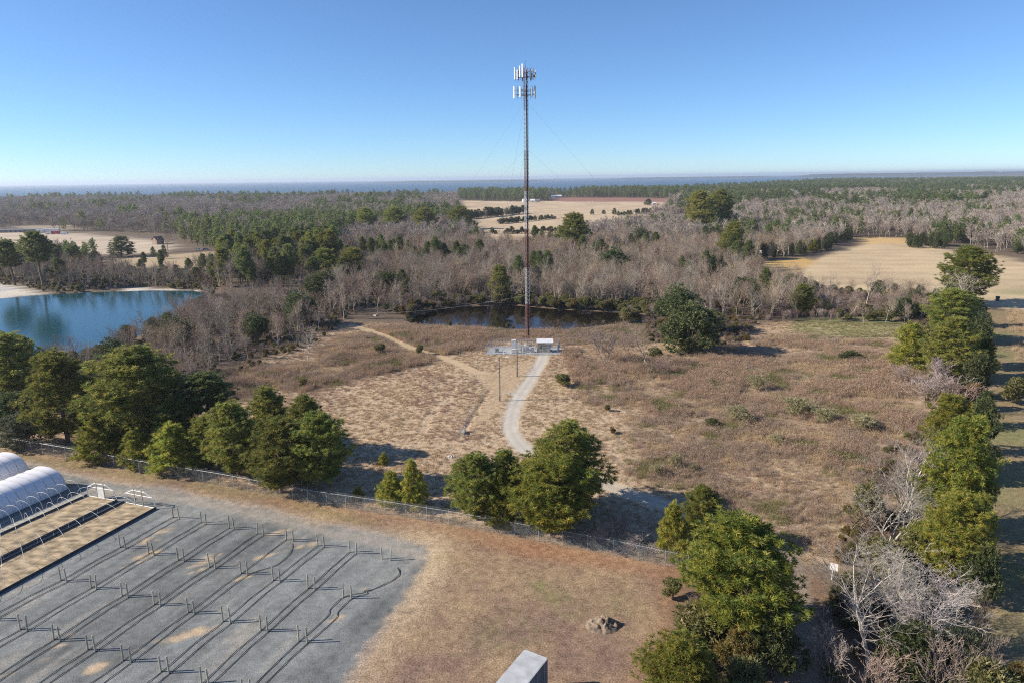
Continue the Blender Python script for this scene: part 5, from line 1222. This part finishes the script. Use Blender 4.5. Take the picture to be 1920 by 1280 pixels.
sectors(zU, 1.9, 3.3, [[(2.9, .42, .3, M_ANT), (2.3, .34, -.1, M_ANT), (2.7, .42, .5, M_ANT), (3.2, .42, .6, M_ANT)], [(2.4, .36, .0, M_ANT), (2.5, .4, -.1, M_ANT), None, (2.0, .36, .2, M_ANT)], [(2.6, .36, .1, M_ANT), (2.4, .4, .2, M_ANT), (2.6, .36, .0, M_ANT), (2.3, .36, 0, M_ANT)]], 200)
sectors(zL, 2.1, 3.6, [[(3.0, .45, .1, M_ANT), None, (2.6, .40, 0, M_ANT), None], [(2.2, .5, -.1, M_ANT), None, (3.1, .62, .1, M_ANT), None], [None, (2.4, .4, 0, M_ANT), None, None]], 205)
MB().tube([(0, 0, MH), (0, 0, MH + 1.9)], .03, 5).obj('lightning_rod', M_DARK, tw); MB().tube([(0, .3, MH), (0, .3, MH + .5)], [.16, .12], 8).obj('beacon', M_RED, tw)

# ------------------------------------------------------------------ compound round the mast
FL, FR, BR, BL = P(911, 664), P(1045, 664.5), P(1050, 650.5), P(923, 650)
G1, G2 = P(1006, 665), P(1030, 664.8)
chain_fence('compound_fence', 'tall wire fence round the mast compound with gateway to the drive', [G1, FL, BL, BR, FR, G2], 2.3, 2.6)
gt = thing('double_gate', 'closed wire double gate of the mast compound at the drive head', 'gate', (G1[0], G1[1], 0), ang(G1, G2)); gw = math.dist(G1, G2) / 2
for i in range(2):
    b = MB(); x0, x1 = i * gw + .05, (i + 1) * gw - .05
    for p_, q_ in (((x0, .1), (x1, .1)), ((x0, 2.1), (x1, 2.1)), ((x0, .1), (x0, 2.1)), ((x1, .1), (x1, 2.1)), ((x0, 1.1), (x1, 1.1))): b.tube([(p_[0], -.04, p_[1]), (q_[0], -.04, q_[1])], .028, 5)
    g_ = b.obj('gate_leaf', M_GALV, gt); link('chain_link', LM, g_, (x0, -.04, .12), None, ((x1 - x0) / 3, 1, 1.05))
M_TANW = mat('shelter_panel', (.46, .40, .29), .8, .12, 2.5); M_SROOF = mat('shelter_roof', (.66, .66, .68), .5, .2, 2)
shx, shy = P(1020.5, 658.5)
sh = thing('equipment_shelter', 'tan equipment shelter with pale overhanging roof beside the mast', 'shelter', (shx, shy, 0), R(-2))
MB().box((-.15, 0, 1.4), (3.6, 2.4, 2.5)).obj('wall', M_TANW, sh); MB().box((0, 0, .1), (4.3, 2.8, .2)).obj('slab', M_CONC, sh)
MB().add([(-2.1, -1.5, 2.66), (2.4, -1.5, 2.66), (2.4, 1.5, 3.15), (-2.1, 1.5, 3.15), (-2.1, -1.5, 2.76), (2.4, -1.5, 2.76), (2.4, 1.5, 3.25), (-2.1, 1.5, 3.25)], [(0, 3, 2, 1), (4, 5, 6, 7), (0, 1, 5, 4), (1, 2, 6, 5), (2, 3, 7, 6), (3, 0, 4, 7)]).obj('roof', M_SROOF, sh)
dr_ = MB().box((1.0, -1.235, 1.2), (.95, .05, 2.05)).obj('door', mat('shelter_door', (.42, .43, .40), .6, .1), sh); MB().tube([(.65, -1.3, 1.15), (.78, -1.3, 1.15)], .02, 5).obj('handle', M_DARK, dr_)
MB().box((1.0, -1.6, 2.38), (1.3, .8, .06), 0, R(-12)).obj('awning', M_WHITE, sh); MB().box((-.9, -1.31, 1.5), (.5, .14, .7)).obj('meter_box', M_DARK, sh); MB().box((1.8, .2, 1.6), (.35, .8, .9)).obj('air_conditioner', M_GALV, sh)
for k in range(3): MB().box((-1.65 + k * .75, -1.212, 1.4), (.03, .03, 2.4)).obj('panel_joint', M_GALV, sh)
def cabinet(px, py, w_, d_, h, mt, label, name='equipment_cabinet'):
    x, y = P(px, py); t = thing(name, label, 'cabinet', (x, y, 0), R(-3))
    MB().box((0, 0, .08), (w_ + .25, d_ + .25, .16)).obj('plinth', M_CONC, t); MB().box((0, 0, .16 + h / 2), (w_, d_, h)).obj('body', mt, t)
    MB().box((0, 0, .16 + h + .03), (w_ + .08, d_ + .08, .06)).obj('lid', mt, t)
    d2 = MB().box((0, -d_ / 2 - .015, .16 + h / 2), (w_ * .86, .03, h * .88)).obj('door', mt, t); MB().box((w_ * .33, -d_ / 2 - .045, .16 + h / 2), (.04, .03, .2)).obj('handle', M_DARK, d2)
M_CAB = mat('cabinet_pale', (.62, .63, .62), .5, .1, 2); M_CAB2 = mat('cabinet_grey', (.36, .38, .39), .6, .15, 2); M_GREEN = mat('cabinet_green', (.18, .22, .18), .6, .15, 2)
cabinet(963.5, 656, 1.1, 1.0, 2.6, M_CAB, 'tall white cabinet left of the mast foot')
cabinet(973, 657, .7, .7, 1.8, M_CAB, 'slim pale cabinet between the white cabinet and the mast')
cabinet(980, 659, .9, .8, 1.5, M_CAB2, 'left of two low grey cabinets before the mast foot')
cabinet(988, 660, 1.0, .8, 1.6, M_CAB2, 'right of two low grey cabinets before the mast foot')
cabinet(932, 659.5, .9, .8, .8, M_GREEN, 'low grey green box at the left end of the compound')
cabinet(998, 660.5, .8, .7, 1.3, M_CAB2, 'small grey cabinet next to the compound gate')
cabinet(966, 661.5, 1.6, .8, .9, M_CAB, 'low pale generator box before the white cabinet', 'generator')
x, y = P(976, 654); ib = thing('ice_bridge', 'steel cable bridge from the mast to the equipment shelter', 'bridge', (x, y, 0), 0)
for i in range(4):
    for s_ in (-.3, .3): MB().tube([(i * 1.7, s_, 0), (i * 1.7, s_, 2.5)], .05, 6).obj('bridge_post', M_GALV, ib)
b = MB()
for s_ in (-.3, .3): b.tube([(-.2, s_, 2.5), (5.4, s_, 2.5)], .035, 5)
for k in range(14): b.tube([(-.1 + k * .41, -.3, 2.5), (-.1 + k * .41, .3, 2.5)], .02, 4)
b.obj('bridge_deck', M_GALV, ib)
x, y = P(986, 663.3); hf = thing('meter_frame', 'white pipe frame with meters at the front of the compound', 'frame', (x, y, 0), 0)
for s_ in (-.9, 0, .9): MB().tube([(s_, 0, 0), (s_, 0, 2.0)], .05, 6).obj('frame_post', M_WHITE, hf)
for z in (1.1, 1.8): MB().tube([(-1.0, -.06, z), (1.0, -.06, z)], .035, 5).obj('frame_rail', M_WHITE, hf)
for s_ in (-.5, .45): MB().box((s_, -.16, 1.45), (.45, .16, .65)).obj('meter_box', M_GALV, hf)
for px, py, lb in ((944.5, 664.6, 'short white marker post at the front left of the compound'), (969.5, 667, 'short white marker post behind the nearer utility pole'), (994, 667.5, 'short white marker post at the left side of the gateway')):
    x, y = P(px, py); t = thing('marker_post', lb, 'post', (x, y, 0)); MB().tube([(0, 0, 0), (0, 0, 1.1)], .06, 8).obj('pipe', M_WHITE, t); MB().tube([(0, 0, 1.1), (0, 0, 1.2)], [.075, .03], 8).obj('cap', M_WHITE, t)
x, y = P(951, 669.5); tag(MB().prism(rrect(1.0, .7, .12, 3), 0, .1).prism(rrect(.7, .45, .1, 3), .101, .13).obj('vault_lid', M_WHITE, None, loc=(x, y, 0)), 'white utility vault lid in the grass before the compound', 'lid')
x, y = P(1064, 662); t = thing('wire_crate', 'dark heap of stacked wire crates right of the compound', 'crate', (x, y, 0), .1)
for k in range(5): MB().box((-1.2 + k * .6, 0, .45), (.05, .9, .9)).obj('side_panel', M_DARK, t)
for z in (.1, .5, .9): MB().box((0, 0, z), (2.5, .95, .05)).obj('shelf', M_DARK, t)

# utility poles
def pole(bx, by, ty, label, arm=False, wires=()):
    x, y = P(bx, by); h = height_at(x, y, ty); t = thing('utility_pole', label, 'pole', (x, y, 0), R(4))
    MB().tube([(0, 0, -.3), (.03, 0, h * .5), (0, 0, h)], [.17, .145, .11], 9).obj('shaft', M_POLE, t)
    if arm:
        a = MB().box((0, -.14, h - .5), (2.2, .1, .12)).obj('crossarm', M_POLE, t)
        for s_ in (-1, -.4, .4, 1): MB().tube([(s_, -.14, h - .44), (s_, -.14, h - .25)], [.05, .03], 6).obj('insulator', M_DARK, a)
    else:
        MB().tube([(0, -.16, h * .12), (0, -.14, h * .96)], .03, 5).obj('conduit', M_GALV, t); MB().box((0, -.17, h - .35), (.12, .14, .35)).obj('bracket', M_DARK, t)
    return x, y, h
pole(937, 751, 671, 'nearer bare utility pole beside the gravel drive')
pole(969.5, 705.5, 636, 'farther bare utility pole in front of the compound')
pole(137, 476, 446, 'utility pole in the left stubble field with the taller shaft', True); pole(168, 478, 455, 'short utility pole right of the taller one in left field', True)
pole(1109, 384, 362, 'left of two far utility poles in the centre field', True); pole(1115, 384, 362.5, 'right of two far utility poles in the centre field', True)
pole(862, 667.5, 657, 'short survey post at the bend of the sandy track')

# ------------------------------------------------------------------ far buildings and vehicles
RC = {'grey': mat('roof_grey', (.20, .20, .21), .8, .2, 1), 'brown': mat('roof_brown', (.19, .13, .10), .8, .2, 1), 'white': mat('roof_white', (.70, .70, .70), .6, .1, 1), 'red': mat('roof_red', (.34, .16, .11), .8, .2, 1), 'blue': mat('roof_slate', (.15, .18, .22), .8, .2, 1)}
WC = {'white': M_WHITE, 'cream': mat('wall_cream', (.62, .56, .46), .8, .1, 1), 'brick': mat('wall_brick', (.33, .24, .18), .9, .25, 4), 'grey': mat('wall_grey', (.40, .40, .41), .8, .15, 1)}
def house(px, py, w_, d_, hw, hr, roof, wall, label, rz=0, name='house', cat='house', door=True):
    x, y = P(px, py); t = thing(name, label, cat, (x, y, 0), R(rz)); ov = .4
    MB().add([(-w_ / 2, -d_ / 2, 0), (w_ / 2, -d_ / 2, 0), (w_ / 2, d_ / 2, 0), (-w_ / 2, d_ / 2, 0), (-w_ / 2, -d_ / 2, hw), (w_ / 2, -d_ / 2, hw), (w_ / 2, d_ / 2, hw), (-w_ / 2, d_ / 2, hw), (-w_ / 2, 0, hw + hr), (w_ / 2, 0, hw + hr)],
             [(0, 1, 5, 4), (2, 3, 7, 6), (1, 2, 6, 9, 5), (3, 0, 4, 8, 7)]).obj('wall', WC[wall], t)
    th = .15; a = hr / (d_ / 2); lo = hw - a * ov
    b = MB()
    for s_ in (-1, 1):
        q = [(-w_ / 2 - ov, s_ * (d_ / 2 + ov), lo), (w_ / 2 + ov, s_ * (d_ / 2 + ov), lo), (w_ / 2 + ov, 0, hw + hr), (-w_ / 2 - ov, 0, hw + hr)]
        q2 = [(p[0], p[1], p[2] + th) for p in q]; b.add(q + q2, [(0, 1, 2, 3), (4, 5, 6, 7), (0, 1, 5, 4), (1, 2, 6, 5), (2, 3, 7, 6), (3, 0, 4, 7)])
    ro = b.obj('roof', RC[roof], t)
    nw = max(2, int(w_ / 3)); dk = nw // 2 if door else -1
    for i in range(nw):
        xx = -w_ / 2 + w_ * (i + .5) / nw
        if i == dk: MB().box((xx, -d_ / 2 - .02, 1.05), (1.0, .06, 2.1)).obj('door', M_DARK, t)
        else:
            wi = MB().box((xx, -d_ / 2 - .015, hw * .55), (1.2, .05, 1.2)).obj('window', M_WHITE, t); MB().box((xx, -d_ / 2 - .045, hw * .55), (1.0, .03, 1.0)).obj('pane', M_GLASS, wi)
    if w_ > 8: MB().box((w_ * .3, .6, hw + hr * .9), (.7, .7, 1.4)).obj('chimney', WC['brick'], ro)
    TAKEN.append((x, y, w_ * .6)); return t
house(66, 414, 9, 8, 6, 2.5, 'grey', 'white', 'white two storey house among far left trees', 20)
house(217, 416, 13, 9, 4.5, 3, 'grey', 'white', 'white house among trees above the left field', -10)
house(193, 408, 6, 6, 3, 2, 'grey', 'cream', 'small pale outbuilding left of the white house', 0)
house(372, 391, 16, 10, 6, 4, 'white', 'white', 'far white house high among the bare trees', 10)
house(118, 478, 11, 9, 3.2, 2.8, 'blue', 'grey', 'dark roofed house behind the ragged pine', 25)
house(297, 458, 6, 6, 3.4, 2.4, 'brown', 'brick', 'small brown shed beside the big bare yard tree', 60, 'shed', 'shed')
house(231, 470, 5, 4, 2.6, 1.2, 'grey', 'grey', 'little grey shed in front of the dark cedar', 15, 'shed', 'shed')
house(1043, 371.5, 23, 12, 4.5, 2, 'white', 'white', 'long white farm building beyond the red strip', 0, 'farm_building', 'building')
house(1032, 373, 9, 8, 3.5, 1.5, 'white', 'cream', 'small cream building left of the long white one', 0, 'farm_building', 'building')
house(984, 379, 8, 7, 3.6, 2.5, 'white', 'white', 'white house left of the mast at the field end', 15)
house(998, 379, 9, 8, 2.8, 2.6, 'white', 'white', 'white arched barn just right of the mast', 0, 'farm_building', 'building')
house(1008, 379, 8, 7, 3.2, 2.2, 'grey', 'grey', 'grey shed right of the white arched barn', 0, 'shed', 'shed')
house(910, 374, 10, 8, 4, 2, 'white', 'cream', 'pale building at the left end of the centre field', 0, 'farm_building', 'building')
house(966, 373, 14, 8, 3, 2, 'grey', 'white', 'grey roofed house among trees beyond the field', 0)
house(1226, 384, 6, 5, 2.6, 1.5, 'white', 'white', 'tiny white shed beside the dark cedar at field end', 0, 'shed', 'shed')
def truck(px, py, L, h, col_, label, cab=True, rz=0, name='box_truck', cat='truck'):
    x, y = P(px, py); t = thing(name, label, cat, (x, y, 0), R(rz)); m_ = mat('vehicle_paint', col_, .4, .08, 1)
    MB().box((0, 0, h / 2 + .6), (L, 2.4, h)).obj('box', m_, t); MB().box((0, 0, .55), (L, 1.0, .2)).obj('chassis', M_DARK, t)
    if cab:
        c_ = MB().box((L / 2 + 1.0, 0, 1.3), (1.8, 2.2, 1.7)).obj('cab', m_, t); MB().box((L / 2 + 1.93, 0, 1.7), (.06, 1.9, .7)).obj('windscreen', M_GLASS, c_)
    for xx in (-L * .35, L * .35):
        for s_ in (-1, 1): wh = MB().tube([(xx, s_ * .95, .45), (xx, s_ * 1.2, .45)], .45, 14).obj('wheel', M_DARK, t); MB().tube([(xx, s_ * 1.12, .45), (xx, s_ * 1.22, .45)], .22, 10).obj('rim', M_GALV, wh)
truck(402, 487, 5.5, 2.4, (.78, .78, .78), 'white box truck at the edge of the tall pines', False, 0, 'box_trailer', 'trailer')
truck(75, 437, 6, 2.6, (.75, .75, .75), 'short white trailer at the end of the dark shed row', False, 3, 'box_trailer', 'trailer')
truck(96, 436, 16, 2.8, (.78, .78, .76), 'long white trailer behind the red trailer', False, 3, 'box_trailer', 'trailer')
truck(105, 439.5, 7.5, 2.5, (.36, .07, .05), 'red trailer in front of the long white one', False, 3, 'box_trailer', 'trailer')
truck(90, 439.5, 3, 1.3, (.72, .72, .74), 'white van left of the red trailer', True, 3, 'van', 'van')
truck(119, 440, 4, 1.8, (.7, .7, .72), 'white lorry right of the red trailer', True, 5)
x, y = P(36, 436); t = thing('long_shed', 'long low dark shed at the left field', 'shed', (x, y, 0), R(4))
MB().box((0, 0, 1.3), (40, 4, 2.6)).obj('wall', M_DARK, t); MB().add([(-20.4, -2.6, 2.6), (20.4, -2.6, 2.6), (20.4, 2.6, 3.2), (-20.4, 2.6, 3.2), (-20.4, -2.6, 2.8), (20.4, -2.6, 2.8), (20.4, 2.6, 3.4), (-20.4, 2.6, 3.4)], [(0, 3, 2, 1), (4, 5, 6, 7), (0, 1, 5, 4), (1, 2, 6, 5), (2, 3, 7, 6), (3, 0, 4, 7)]).obj('roof', RC['grey'], t)
for k in range(9): MB().box((-17.5 + k * 4.4, -2.04, 1.2), (3.0, .06, 2.2)).obj('bay_door', RC['grey'], t)
def car(px, py, col_, label, rz=0, cat='car'):
    x, y = P(px, py); t = thing('parked_car', label, cat, (x, y, 0), R(rz)); m_ = mat('car_paint', col_, .3, .05, 1, spec=.5)
    MB().add([(a, s_ * .85, z) for s_ in (-1, 1) for a, z in ((-2.1, .35), (2.1, .35), (2.15, .75), (1.2, .92), (-1.9, .95), (-2.15, .7))], [(0, 1, 2, 3, 4, 5)[::-1], (6, 7, 8, 9, 10, 11)] + [(k, (k + 1) % 6, 6 + (k + 1) % 6, 6 + k) for k in range(6)]).obj('body', m_, t)
    cb = MB().add([(a, s_ * w_, z) for s_ in (-1, 1) for a, z, w_ in ((-1.6, .94, .8), (1.1, .92, .8), (.45, 1.42, .65), (-1.1, 1.42, .65))], [(0, 1, 2, 3)[::-1], (4, 5, 6, 7)] + [(k, (k + 1) % 4, 4 + (k + 1) % 4, 4 + k) for k in range(4)]).obj('cabin', M_GLASS, t)
    MB().box((-.33, 0, 1.435), (1.5, 1.28, .04)).obj('roof', m_, cb)
    for xx in (-1.3, 1.3):
        for s_ in (-1, 1): MB().tube([(xx, s_ * .68, .32), (xx, s_ * .88, .32)], .32, 12).obj('wheel', M_DARK, t)
for px, py, c_, lb, rz in ((527, 483, (.62, .64, .66), 'pale car parked under the tall pines, nearer the field', 10), (540, 479, (.35, .4, .45), 'grey blue car parked behind the pale one under the pines', 15), (521, 490, (.6, .55, .52), 'faded white car in the yard under the tall pines', -30), (543, 491, (.3, .3, .34), 'dark car right of the faded white one', 5), (1441, 520, (.05, .10, .25), 'blue car half hidden by bushes before the golden grass', 20), (372, 470, (.6, .62, .65), 'pale car beside the trunks of the left tall pines', 0), (386, 469, (.2, .3, .45), 'blue grey car right of the left tall pine trunks', 10)):
    car(px, py, c_, lb, rz)
x, y = P(1432, 478); t = thing('camper', 'small white camper in the young evergreens', 'camper', (x, y, 0), R(20)); MB().prism(rrect(5, 2.2, .5), .5, 2.6).obj('body', M_WHITE, t, True); MB().box((0, -1.12, 1.7), (1.2, .04, .6)).obj('window', M_GLASS, t); MB().tube([(0, -1, .4), (0, 1, .4)], .35, 12).obj('wheel', M_DARK, t)
x, y = P(1870, 564); t = thing('dustbin', 'black bin standing alone on the right stubble field', 'bin', (x, y, 0)); MB().tube([(0, 0, 0), (0, 0, 1.5)], [.55, .7], 10).obj('body', M_DARK, t); MB().tube([(0, 0, 1.5), (0, 0, 1.62)], [.74, .6], 10).obj('lid', M_DARK, t)
x, y = P(1692, 554); t = thing('wrecked_boat', 'drab derelict boat hull lying in brush by the stubble field', 'boat', (x, y, -.5), R(5)); M_HULL = mat('old_hull', (.36, .31, .25), .8, .3, 2)
MB().add([(-3.5, -1, .3), (2.5, -1.1, .3), (4.2, 0, .5), (2.5, 1.1, .3), (-3.5, 1, .3), (-3.6, -1.3, 1.4), (2.6, -1.35, 1.4), (4.8, 0, 1.7), (2.6, 1.35, 1.4), (-3.6, 1.3, 1.4)], [(4, 3, 2, 1, 0), (0, 1, 6, 5), (1, 2, 7, 6), (2, 3, 8, 7), (3, 4, 9, 8), (4, 0, 5, 9)]).obj('hull', M_HULL, t); MB().box((-.8, 0, 1.5), (2.4, 1.8, .5)).obj('cabin', M_HULL, t)

# ------------------------------------------------------------------ hazy air over everything
hz = MB().box((0, 12000, 39), (84000, 34000, 90)).obj('haze', None)
hm = bpy.data.materials.new('haze_air'); hm.use_nodes = True; hn = hm.node_tree; hn.nodes.clear()
ho = hn.nodes.new('ShaderNodeOutputMaterial'); hv = hn.nodes.new('ShaderNodeVolumePrincipled')
hv.inputs['Color'].default_value = (.80, .88, 1.0, 1); hv.inputs['Density'].default_value = HAZE; hv.inputs['Anisotropy'].default_value = 0.3
hn.links.new(hv.outputs[0], ho.inputs['Volume']); hz.data.materials.append(hm); hz['kind'] = 'stuff'; hz['label'] = 'pale blue haze over the far woods and water'
